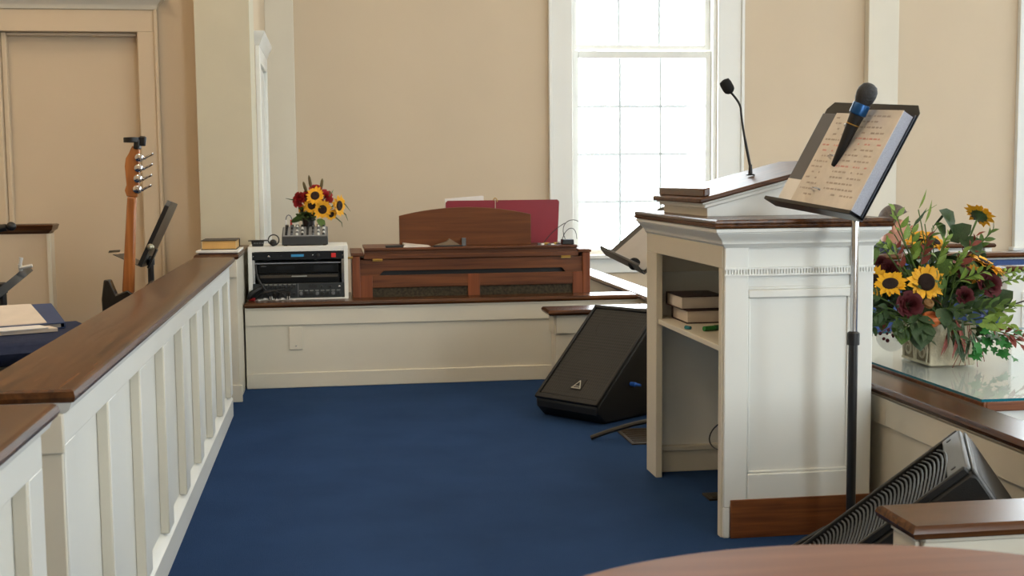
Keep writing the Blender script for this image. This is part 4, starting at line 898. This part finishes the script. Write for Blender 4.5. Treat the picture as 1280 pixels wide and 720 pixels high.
# foliage: many separate leaves
def spray(px, py, Y, d, n, ln, kind, mi, spread=.5, sl=.12, sm=GRN):
    """a short twig with paired leaves"""
    P = G(px, py, Y); d = Vector(d).normalized(); Q = P+d*sl
    obj('twig', MB().tube([root0.lerp(P, .6), P, P+d*sl*.6, Q-Vector((0,0,.01))], [.003, .0025, .002, .001], 5), sm, ar)
    side = d.cross(Vector((.2, -1, .3))).normalized()
    for k in range(n):
        t_ = k/max(1, n-1); s_ = (-1)**k
        leaf(ar, P+d*sl*t_*.9, d*.6+side*s_*spread+Vector((rr.uniform(-.2, .2), rr.uniform(-.4, .1), rr.uniform(-.2, .2))), ln*(1-.35*t_), kind, mi, up=(.1, -.7, .7), roll=rr.uniform(-.5, .5))
for a in ((1105, 310, 4.0, (-.8,-.1,.1), 6, .07, 'pointed', 0), (1120, 318, 4.0, (-.6,-.3,.4), 7, .055, 'pointed', 2), (1140, 325, 3.98, (-.2,-.4,.8), 7, .06, 'pointed', 2), (1130, 300, 4.05, (-.3,.0,.9), 6, .06, 'pointed', 2), (1150, 318, 4.0, (.2,-.3,.6), 7, .05, 'pointed', 0),
          (1185, 345, 3.95, (.1,-.5,.6), 9, .06, 'pointed', 2), (1195, 352, 3.95, (.5,-.5,.3), 8, .055, 'pointed', 2), (1178, 362, 3.94, (-.4,-.5,.3), 7, .05, 'pointed', 0), (1200, 330, 4.0, (.3,-.2,.7), 7, .055, 'pointed', 3), (1125, 335, 4.0, (-.3,-.4,.6), 8, .05, 'pointed', 3), (1150, 330, 4.0, (0,-.4,.7), 7, .05, 'pointed', 3),
          (1222, 405, 3.94, (.8,-.2,.0), 9, .06, 'pointed', 2), (1240, 412, 3.93, (.9,-.1,-.25), 8, .05, 'pointed', 3), (1228, 398, 3.95, (.6,-.3,.3), 7, .055, 'pointed', 2), (1110, 385, 3.98, (-.6,-.4,-.2), 8, .055, 'pointed', 1), (1120, 395, 3.96, (-.2,-.5,-.3), 7, .06, 'pointed', 1), (1145, 390, 3.95, (0,-.5,-.6), 6, .07, 'pointed', 1),
          (1185, 385, 3.94, (.3,-.5,-.2), 8, .06, 'pointed', 1), (1140, 400, 3.93, (-.5,-.4,-.3), 7, .05, 'pointed', 1), (1178, 398, 3.92, (.2,-.5,-.4), 7, .05, 'pointed', 1), (1100, 372, 3.98, (-.5,-.4,.2), 8, .05, 'pointed', 1), (1098, 400, 4.0, (-.4,-.4,-.2), 7, .05, 'pointed', 1), (1170, 330, 3.98, (.1,-.4,.8), 8, .05, 'pointed', 2), (1215, 318, 4.02, (.4,-.2,.6), 8, .05, 'pointed', 0), (1200, 388, 3.94, (.4,-.5,.1), 8, .06, 'pointed', 1), (1215, 385, 3.96, (.6,-.3,.1), 7, .06, 'pointed', 0), (1245, 345, 4.0, (.9,-.1,.2), 9, .03, 'pointed', 2), (1255, 352, 4.0, (.9,-.1,.15), 9, .03, 'pointed', 2), (1262, 420, 3.93, (.6,-.2,-.5), 6, .05, 'pointed', 3)):
    spray(*a)
for (x, y, Y, d, ln, mi) in ((1192, 290, 4.05, (-.6,-.2,.6), .11, 1), (1202, 296, 4.03, (.2,-.5,-.5), .10, 1), (1188, 302, 4.05, (.6,-.2,.5), .09, 1), (1180, 300, 4.05, (-.5,-.2,.6), .08, 0), (1175, 385, 3.94, (0,-.5,-.7), .08, 1), (1150, 400, 3.93, (-.2,-.5,-.8), .11, 1), (1140, 405, 3.94, (.1,-.4,-.9), .10, 1), (1240, 385, 3.98, (.7,-.2,.6), .09, 1), (1100, 395, 3.98, (-.6,-.4,-.3), .09, 1), (1125, 405, 3.95, (-.2,-.5,-.6), .09, 0), (1170, 345, 4.05, (.5,-.3,.6), .08, 0), (1215, 365, 4.0, (.4,-.6,.2), .09, 1)):
    leaf(ar, G(x, y, Y), d, ln, 'broad', mi, up=(0, -.6, .6))
for k in range(80):
    x = rr.gauss(1165, 40); y = rr.gauss(375, 24); x = min(1245, max(1092, x)); y = min(412, max(318, y))
    if y > 400 and 1120 < x < 1160: y -= 20
    leaf(ar, G(x, y, rr.uniform(4.0, 4.2)), (rr.uniform(-1, 1), rr.uniform(-1, 0), rr.uniform(-.6, .8)), rr.uniform(.05, .085), 'pointed', rr.choice((0, 1, 1, 1, 3)), roll=rr.uniform(-1, 1))
for k in range(200):
    a = rr.uniform(0, 2*PI); q_ = math.sqrt(rr.random()); x = 1160+78*q_*math.cos(a); y = 366+40*q_*math.sin(a)
    leaf(ar, G(x, y, rr.uniform(4.10, 4.25)), (rr.uniform(-1, 1), rr.uniform(-.9, .2), rr.uniform(-.6, .9)), rr.uniform(.05, .09), rr.choice(('pointed', 'broad')), rr.choice((0, 1, 1)), roll=rr.uniform(-1, 1))
# ivy trailing to the right
for k in range(26):
    x = rr.gauss(1242, 15); y = rr.gauss(428, 12)
    leaf(ar, G(x, y, rr.uniform(3.9, 4.02)), (rr.uniform(-.7, .7), -.5, rr.uniform(-1, .1)), rr.uniform(.035, .055), 'ivy', 0 if rr.random() < .7 else 1, name='ivy_leaf', up=(rr.uniform(-.3, .3), -1, .4))
for x in (1225, 1240, 1252): stem(G(x, 430, 3.97), .002, (0, -.03, .05), GRND)
# grass blades over the box and wispy tall blades
for k in range(24):
    x = rr.uniform(1183, 1215); y = rr.uniform(395, 420); P = G(x, y, 3.93)
    leaf(ar, P, (rr.uniform(-.5, .5), rr.uniform(-.2, 0), -1), rr.uniform(.07, .13), 'blade', rr.choice((0, 0, 2)), name='grass_blade', up=(0, -1, .1))
for k in range(10):
    x = rr.uniform(1195, 1222); P = G(x, rr.uniform(405, 425), 3.95); Q = P+Vector((rr.uniform(-.05, .06), -.02, -rr.uniform(.06, .12)))
    Q.z = max(Q.z, GZ+.004); obj('dry_twig', MB().tube([P, P.lerp(Q, .5)+Vector((.008, 0, 0)), Q], .0012, 4), RUST, ar)
for pts, mi in ((((1133, 300), (1148, 262), (1152, 250)), 1), (((1128, 305), (1118, 280), (1117, 268)), 1), (((1150, 305), (1156, 280), (1160, 266)), 1), (((1155, 300), (1165, 285), (1174, 274)), 0), (((1128, 300), (1118, 293), (1105, 289)), 1), (((1135, 300), (1140, 285), (1150, 275)), 0)):
    a_, b_, c_ = [G(p[0], p[1], 4.05) for p in pts]; leaf(ar, b_, c_-b_+(b_-a_)*.5, (c_-b_).length*2.2, 'blade', mi, name='grass_blade', up=(0, -1, .1)); stem(b_, .002)
obj('wispy_twig', MB().tube([G(1135, 300), G(1145, 276), G(1158, 264), G(1171, 256)], [.002, .0018, .0015, .0008], 5), GRN, ar)
obj('curved_twig', MB().tube([G(1232, 372), G(1248, 384), G(1262, 382), G(1284, 375)], [.004, .0035, .003, .003], 6), mat('twig_dark', (48, 46, 40), .7), ar)
obj('curved_twig', MB().tube([G(1092, 330), G(1098, 318), G(1110, 311), G(1124, 312)], [.003, .003, .0025, .002], 6), GRN, ar)
for k in range(12):
    P = G(rr.uniform(1088, 1122), rr.uniform(405, 428), 4.05); obj('berry', MB().ball(P, rr.uniform(.004, .007), 8, 6), ROSE, ar)
    if k % 2: obj('dry_twig', MB().tube([G(1120, 400, 4.0), G(1112, 410, 4.03), P], .001, 4), RUST, ar)
P = G(1210, 385, 3.93); obj('fluffy_head', MB().ball(P, .013, 12, 8), mat('pale_fluff', (150, 158, 150), 1, bump=1, bscale=400), ar)
for (x, y) in ((1231, 388), (1236, 392), (1228, 394), (1242, 398)): obj('blue_blossom', MB().ball(G(x, y, 3.95), .010, 8, 6), mat('blue_blossom', (112, 122, 180), .7, var=.3, vscale=60), ar)
for k in range(7):
    x = 1244+k*6; P = G(x, 346-((k % 3)*5)+k*.6, 3.99); obj('bud', MB().ball(P, .007, 8, 6), GRNL, ar)
# ================================================================== PEWS
def pew(name, label, x0, x1, y, h, back_m, capz, cap=True, wd=.5):
    t = thing(name, label, 'pew', ((x0+x1)/2, y+wd/2, NZ))
    obj('backrest', MB().box(x0+.05, x1-.05, y+.02, y+.06, NZ+.10, h-.02), WHITE, t)
    obj('back_upholstery', MB().box(x0+.055, x1-.055, y, y+.02, NZ+.16, h-.03), back_m, t, bevel=.01)
    obj('seat', MB().box(x0+.05, x1-.05, y+.06, y+wd, NZ+.36, NZ+.40), CAPX, t); obj('seat_cushion', MB().box(x0+.055, x1-.055, y+.07, y+wd, NZ+.40, NZ+.46), BLUEU, t, bevel=.02)
    for xx in (x0, x1-.05): obj('end_panel', MB().prism([(y-.01, NZ), (y+wd+.02, NZ), (y+wd+.02, NZ+.60), (y+wd-.08, NZ+.66), (y+.10, h-.02), (y-.01, h-.02)], 'x', xx, xx+.05), WHITE, t, bevel=.004)
    obj('cap_rail', MB().rings(x0-.01, x1+.01, y-.01, y+.10, nose(h+.01, o=.012)), CAPX, t)
    return t
ca = at(1245, 320, 1, 6.9)
pew('church_pew', 'blue upholstered pew back with wooden cap behind the sunflowers', 2.80, 5.4, 6.55, at(1250, 318, 1, 6.55).z, BLUEU, 0)
cb_ = at(1230, 306, 1, 7.9)
pew('church_pew', 'farther pew with dark wooden cap end above the sunflowers', 2.6, at(1239, 306, 1, 7.9).x, 7.9, cb_.z, WHITE, 0)
pf = thing('pew_screen', 'white panelled pew front with wooden cap at the right edge', 'pew screen', (4.2, 5.85, NZ))
e0 = at(1254, 338, 1, 5.9); obj('screen_panel', MB().box(e0.x, 5.0, 5.86, 5.92, NZ, e0.z-.005), WHITE, pf, bevel=.003)
obj('cap_rail', MB().rings(e0.x, 5.0, 5.86, 5.92, nose(e0.z+.024, o=.02)), CAPX, pf)
obj('moulding', MB().box(e0.x+.08, 4.9, 5.852, 5.86, NZ+.1, NZ+.13).box(e0.x+.08, 4.9, 5.852, 5.86, e0.z-.14, e0.z-.11).box(e0.x+.08, e0.x+.11, 5.852, 5.86, NZ+.13, e0.z-.14), WHITE, pf, bevel=.003)
# ================================================================== SEATED PERSON behind the flowers
hc = at(1120, 283, 1, 7.4)                 # head centre
ang = math.radians(-28)                     # faces +X, turned towards the viewer
fw = Vector((math.cos(ang), math.sin(ang), 0)); lf = Vector((-fw.y, fw.x, 0)); Z3 = Vector((0, 0, 1))
hip = Vector((hc.x, hc.y, NZ+.56))-fw*.10
pe = thing('person', 'seated person with short grey hair in a dark navy jacket behind the flowers', 'person', (hip.x, hip.y, NZ))
def skinned(name, verts, edges, radii, material, parent, sub=2):
    me = bpy.data.meshes.new(name); off = wloc(parent); me.from_pydata([Vector(v)-off for v in verts], edges, []); o = bpy.data.objects.new(name, me); COL.objects.link(o)
    sk = o.modifiers.new('skin', 'SKIN'); 
    for i, r in enumerate(radii):
        me.skin_vertices[0].data[i].radius = (r, r) if not isinstance(r, tuple) else r
    me.skin_vertices[0].data[0].use_root = True
    sb = o.modifiers.new('sub', 'SUBSURF'); sb.levels = sub; sb.render_levels = sub
    dg = bpy.context.evaluated_depsgraph_get(); me2 = bpy.data.meshes.new_from_object(o.evaluated_get(dg)); me2.shade_smooth()
    me2.materials.clear(); me2.materials.append(material); bpy.data.objects.remove(o)
    o = bpy.data.objects.new(name, me2); COL.objects.link(o); o.parent = parent; return o
SKIN = mat('skin', (190, 136, 112), .55, var=.06, vscale=20)
neck = hc-Z3*.14-fw*.045; chest = hip+Z3*.33+fw*.02
verts = [hip, hip+Z3*.18, chest, neck-Z3*.03, neck+Z3*.03, hc-Z3*.03+fw*.01, hc+Z3*.05-fw*.01]; edges = [(i, i+1) for i in range(6)]; radii = [(.14, .11), (.13, .10), (.14, .095), .050, .054, (.074, .088), (.074, .086)]
for s in (-1, 1):
    b0 = len(verts); sh = neck-Z3*.09+lf*s*.17; el = sh-Z3*.26+fw*.06+lf*s*.04; wr_ = el+fw*.22-Z3*.06-lf*s*.06
    verts += [sh, el, wr_, wr_+fw*.08]; edges += [(2, b0), (b0, b0+1), (b0+1, b0+2), (b0+2, b0+3)]; radii += [.040, .036, .028, .03]
    b0 = len(verts); kn = hip+fw*.42+lf*s*.10-Z3*.0; an = Vector((kn.x, kn.y, NZ+.09))
    verts += [hip+lf*s*.09, kn, an, an+fw*.14-Z3*.05]; edges += [(0, b0), (b0, b0+1), (b0+1, b0+2), (b0+2, b0+3)]; radii += [.075, .058, .042, .035]
body = skinned('body', verts, edges, radii, SKIN, pe)
SUIT = mat('navy_jacket', (24, 32, 58), .85, var=.1, vscale=40)
sv = [hip, hip+Z3*.18, chest, neck+Z3*.0]; se_ = [(0,1),(1,2),(2,3)]; sr = [(.165, .135), (.155, .125), (.175, .125), .088]
for s in (-1, 1):
    b0 = len(sv); sh = neck-Z3*.06+lf*s*.17; el = sh-Z3*.26+fw*.06+lf*s*.04; wr_ = el+fw*.20-Z3*.05-lf*s*.05
    sv += [sh, el, wr_]; se_ += [(3, b0), (b0, b0+1), (b0+1, b0+2)]; sr += [.085, .06, .045]
skinned('jacket', sv, se_, sr, SUIT, pe)
pv = [hip]; pe_ = []; prr = [(.16, .13)]
for s in (-1, 1):
    b0 = len(pv); kn = hip+fw*.42+lf*s*.10; an = Vector((kn.x, kn.y, NZ+.10)); pv += [hip+lf*s*.09+fw*.05, kn, an]; pe_ += [(0, b0), (b0, b0+1), (b0+1, b0+2)]; prr += [.095, .075, .06]
skinned('trousers', pv, pe_, prr, SUIT, pe)
hm_ = MB(); Mh = Matrix((fw, lf, Z3)).transposed()
def hp(a, b, c): return hc+fw*a+lf*b+Z3*c
n_, m_ = 20, 12; vv = []; ff = []
for i in range(m_+1):
    th = PI*.62*i/m_
    for k in range(n_):
        a = 2*PI*k/n_; x = math.sin(th)*math.cos(a); y = math.sin(th)*math.sin(a); z = math.cos(th)
        if x > .25: z = max(z, .25+.45*(x-.25)); 
        z = max(z, -.45)
        rx_ = .100 if x < 0 else .090
        vv.append(hp(x*rx_-.012, y*.083, z*.105+.035))
for i in range(m_):
    for k in range(n_): ff.append((i*n_+k, i*n_+(k+1) % n_, (i+1)*n_+(k+1) % n_, (i+1)*n_+k))
hm_.add(vv, ff); obj('hair', hm_, mat('grey_brown_hair', (92, 80, 72), .85, var=.35, vscale=70, bump=.5, bscale=250), pe, smooth=70)
fm_ = MB(); fm_.ball(hp(.098, 0, -.015), (.016, .014, .024), 10, 8); obj('nose', fm_, SKIN, pe)
for s in (-1, 1):
    obj('ear', MB().ball(hp(-.005, s*.080, -.012), (.016, .012, .03), 10, 8), SKIN, pe); obj('eye', MB().ball(hp(.078, s*.032, .010), (.009, .012, .007), 8, 6), BLACK, pe); obj('eyebrow', MB().tube([hp(.082, s*.018, .030), hp(.072, s*.048, .030)], .004, 6), mat('grey_brown_hair', (92, 80, 72)), pe)
obj('mouth', MB().tube([hp(.080, -.024, -.062), hp(.088, 0, -.060), hp(.080, .024, -.062)], .0045, 6), mat('lips', (150, 90, 80), .5), pe)
ch = thing('wooden_chair', 'plain wooden chair under the seated person', 'chair', (hip.x, hip.y, NZ))
obj('seat', MB().box(hip.x-.21, hip.x+.21, hip.y-.21, hip.y+.21, NZ+.355, NZ+.39), CAPX, ch, bevel=.006)
for sx in (-1, 1):
    for sy in (-1, 1): obj('leg', MB().box(hip.x+sx*.19-.018, hip.x+sx*.19+.018, hip.y+sy*.19-.018, hip.y+sy*.19+.018, NZ, NZ+.355), CAPX, ch)
# ================================================================== CHOIR SIDE (left of the rail)
# bass guitar on a stand
def Bp(x, y, Y=5.5): return at(x, y, 1, Y)
bt, bn, bb = Bp(172, 182), Bp(165, 246), Bp(160.5, 366)
gax = (bt-bb).normalized(); gside = Vector((1, -.15, 0)); gside = (gside-gax*gside.dot(gax)).normalized(); gn = gside.cross(gax)   # gn faces away/left
bg = thing('bass_guitar', 'bass guitar with maple neck standing upright behind the rail', 'guitar', (bb.x-.03, 5.5, CZ))
nk = MB(); w0, w1 = .026, .020
nk.hexa([bb-gside*w0-gn*.012, bb+gside*w0-gn*.012, bb+gside*w0+gn*.012, bb-gside*w0+gn*.012, bn-gside*w1-gn*.010, bn+gside*w1-gn*.010, bn+gside*w1+gn*.010, bn-gside*w1+gn*.010])
obj('neck', nk, MAPLE, bg, bevel=.008)
hs = [(-.020, 0), (-.030, .025), (-.024, .05), (-.030, .09), (-.036, .13), (-.034, .165), (-.022, .19), (-.012, .22), (.012, .225), (.020, .20), (.022, .15), (.026, .06), (.022, 0)]
hl = (bt-bn).length/.225
m = MB(); q = [bn+gside*x*1.05+gax*y*hl for x, y in hs]; k = len(q); m.add([p-gn*.009 for p in q]+[p+gn*.007 for p in q], [tuple(range(k)), tuple(range(k, 2*k))[::-1]]+[(i, (i+1) % k, (i+1) % k+k, i+k) for i in range(k)])
obj('headstock', m, MAPLE, bg, bevel=.003)
for j in range(4):
    c = bn+gax*(.035+.046*j)*hl+gside*.014
    tp = obj('tuning_machine', MB().lathe([(.010, -.012), (.018, -.002), (.019, .014), (.016, .022), (.008, .026)], c+gside*.010, gn*(-1 if gn.y > 0 else 1), 14).tube([c+gside*.012, c+gside*.034], .006, 8), CHROME, bg)
    obj('tuner_key', MB().slab(c+gside*.030-gax*.004-gn*.011, gside*.036+gax*.022, gax*.010, gn*.020), CHROME, tp, bevel=.003)
ct = thing('clip_tuner', 'black clip-on tuner at the top of the guitar headstock', 'tuner', bt)
obj('clip', MB().slab(bt-gside*.012-gn*.02-gax*.015, gside*.024, gax*.04, gn*.04), BLACK, ct, bevel=.004)
obj('tuner_face', MB().lathe([(.004, -.012), (.036, -.010), (.036, .010), (.004, .012)], bt+gax*.022-gside*.025, (gax*.9-gside*.1), 16), BLACK, ct); obj('clip_arm', MB().slab(bt+gside*.006+gax*.0-gn*.012, gside*.028, gax*.042, gn*.02), BLACK, ct, bevel=.006)
# body (mostly below the rail)
bo = bb-gax*.245
outl = [(.0, .30), (.05, .27), (.09, .33), (.125, .36), (.15, .32), (.14, .22), (.125, .12), (.15, .0), (.165, -.12), (.12, -.2), (0, -.22), (-.13, -.2), (-.17, -.1), (-.15, .02), (-.12, .14), (-.135, .24), (-.13, .34), (-.10, .345), (-.06, .27)]
m = MB(); q = [bo+gside*x*.82+gax*y*.86 for x, y in outl]; k = len(q); m.add([p-gn*.024 for p in q]+[p+gn*.016 for p in q], [tuple(range(k)), tuple(range(k, 2*k))[::-1]]+[(i, (i+1) % k, (i+1) % k+k, i+k) for i in range(k)])
obj('body', m, mat('black_lacquer', (12, 12, 13), .12, coat=.6), bg, bevel=.006)
gs = thing('guitar_stand', 'black tubular stand holding the bass guitar behind the rail', 'stand', (bb.x-.05, 5.58, CZ))
by = bo-gax*.21
for s in (-1, 1):
    obj('leg', MB().tube([(by.x, 5.62, CZ+.35), (by.x+s*.18, 5.68, CZ+.01)], .010, 8), BLACKM, gs); obj('arm', MB().tube([(by.x+s*.09, 5.60, max(by.z, CZ+.05)-.035), (by.x+s*.09, 5.46, max(by.z, CZ+.05)-.035), (by.x+s*.09, 5.44, max(by.z, CZ+.05)+.0)], .009, 8), BLACKM, gs)
obj('spine', MB().tube([(by.x, 5.62, CZ+.35), (by.x, 5.60, CZ+.06)], .012, 8), BLACKM, gs); obj('cross_bar', MB().tube([(by.x-.1, 5.60, max(by.z, CZ+.05)-.035), (by.x+.1, 5.60, max(by.z, CZ+.05)-.035)], .009, 8), BLACKM, gs)
# music stand seen edge-on beside the guitar
Av = at(172, 331, 1, 5.95); Dv = at(209, 250, 1, 5.95); Uv = Vector((-.02, .42, -.02))
st3, n3, u3, v3 = musicstand('music_stand', 'black music stand seen edge-on beside the bass guitar', Av, Uv, Dv-Av, at(188, 322, 1, 6.08), (at(188, 322, 1, 6.1).x, 6.1), CZ, .14, .99, (PI/2, PI*7/6, -PI/6), .17, thick=.02)
kk = at(188, 309, 1, 5.94); obj('knob', MB().lathe([(.016, -.01), (.016, .012), (.010, .016)], kk, (.3, -1, 0), 16), mat('dull_brass', (150, 146, 128), .3, metal=.8), st3)
# second stand at the left frame edge with silver wing bolt
wv = at(26, 338, 1, 4.95)
st4, n4, u4_, v4 = musicstand('music_stand', 'dark stand arm with silver wing bolt at the left picture edge', at(-16, 372, 1, 4.87), Vector((-.05, .34, .0)), wv-at(-16, 372, 1, 4.87), wv+Vector((-.10, .12, -.06)), (wv.x-.10, 5.07), CZ, .03, .99, (PI/2, PI*7/6, -PI/6), .25, thick=.03)
obj('wing_bolt', MB().tube([wv, wv+Vector((.0, -.01, .025))], .008, 8).tube([wv+Vector((0, -.01, .02)), wv+Vector((.006, -.01, .05))], [.006, .008], 8).tube([wv+Vector((0, -.01, .01)), wv+Vector((.045, -.01, .018))], [.006, .007], 8), mat('pale_silver', (206, 206, 202), .4, metal=.3), st4)
bl4 = at(14, 283, 1, 5.7)
bs = thing('boom_microphone', 'black microphone boom end at the left edge before the wooden cap', 'microphone', (bl4.x-.35, 5.7, CZ))
obj('boom_arm', MB().tube([bl4+Vector((-.03, 0, -.008)), bl4+Vector((-.35, 0, -.06))], .009, 8), BLACKM, bs); obj('knob_head', MB().ball(bl4, (.022, .02, .02), 12, 8), BLACK, bs); obj('boom_grip', MB().tube([bl4+Vector((-.02, 0, -.004)), bl4+Vector((-.10, 0, -.02))], .016, 10), BLACK, bs)
obj('upright', MB().tube([(bl4.x-.35, 5.7, CZ+.03), (bl4.x-.35, 5.7, bl4.z-.05)], .010, 8), BLACKM, bs); obj('base', MB().lathe([(.14, CZ), (.14, CZ+.012), (.03, CZ+.03)], (bl4.x-.35, 5.7, 0)), BLACKM, bs)
# choir chair with papers (built in its own frame, turned a little)
cz = .665
tip = at(103, 398, 2, cz); CA = math.radians(24); cax = Vector((math.cos(CA), math.sin(CA), 0)); cay = Vector((-math.sin(CA), math.cos(CA), 0))
corg = tip-cax*.28-cay*.28
cc = thing('choir_chair', 'dark blue upholstered chair seat behind the rail with papers on it', 'chair', (corg.x, corg.y, CZ), rotz=CA)
sz = cz-CZ
obj('seat_cushion', MB().rings(-.23, .23, -.24, .23, [(sz-.075, .02), (sz-.06, .045), (sz-.035, .05), (sz-.014, .04), (sz-.004, .02), (sz, -.03)]), NAVY, cc, bevel=.03, segs=4, smooth=60, local=True)
obj('seat_frame', MB().box(-.25, .25, -.26, .25, sz-.115, sz-.076), BLACKM, cc, bevel=.004, local=True)
for xx in (-.24, .21):
    for yy in (-.25, .21): obj('leg', MB().box(xx, xx+.03, yy, yy+.03, 0, sz-.115), BLACKM, cc, local=True)
obj('backrest', MB().box(-.31, -.26, -.24, .24, sz+.12, sz+.46), NAVY, cc, bevel=.02, segs=3, local=True)
for yy in (-.2, .18): obj('back_post', MB().box(-.29, -.27, yy, yy+.02, sz-.10, sz+.12), BLACKM, cc, local=True)
def cpt(a, b, h): return corg+cax*a+cay*b+Vector((0, 0, sz+h+CZ-corg.z))
corg.z = 0
def cpt(a, b, h): return Vector((corg.x, corg.y, 0))+cax*a+cay*b+Vector((0, 0, cz+h))
def csheet(name, label, cat, a0, a1, b0, b1, hn, hf, th, m, skew=0):
    """sheet or binder lying on the seat; hn / hf = bottom heights at the near and far side"""
    q = [cpt(a0, b0, hn), cpt(a1, b0+skew, hn), cpt(a1-.01, b1+skew, hf), cpt(a0, b1, hf)]
    return tag(obj(name, MB().hexa(q+[v+Vector((0, 0, th)) for v in q]), m, bevel=.001), label, cat)
bn_ = thing('blue_binder', 'blue ring binder under the loose papers on the choir chair', 'binder', cpt(0, .1, .002))
BB = mat('binder_blue', (40, 62, 104), .5)
def cwedge(a0, a1, b0, b1, h0n, h0f, h1n, h1f): return MB().hexa([cpt(a0,b0,h0n), cpt(a1,b0,h0n), cpt(a1,b1,h0f), cpt(a0,b1,h0f), cpt(a0,b0,h1n), cpt(a1,b0,h1n), cpt(a1,b1,h1f), cpt(a0,b1,h1f)])
obj('cover', cwedge(-.22, .155, .0, .21, .002, .002, .005, .005), BB, bn_); obj('cover', cwedge(-.22, .155, .0, .21, .018, .066, .021, .069), BB, bn_)
obj('spine', cwedge(.1552, .159, .0, .21, .002, .002, .021, .069), BB, bn_)
obj('pages', cwedge(-.21, .145, .004, .20, .0052, .0052, .0178, .064), mat('grey_pages', (168, 164, 158), .8), bn_)
csheet('paper_sheet', 'loose cream sheet on top of the blue binder', 'paper', -.25, .10, -.005, .20, .0215, .068, .004, PAPER, .01)
csheet('paper_stack', 'stack of cream papers lying nearest on the choir chair', 'paper', -.25, .115, -.10, -.02, .002, .002, .012, PAPER, .012)
csheet('paper_sheet', 'white sheet lying crooked on the nearest stack of papers', 'paper', -.25, .085, -.12, -.022, .0145, .0145, .004, PAPERW, .03)
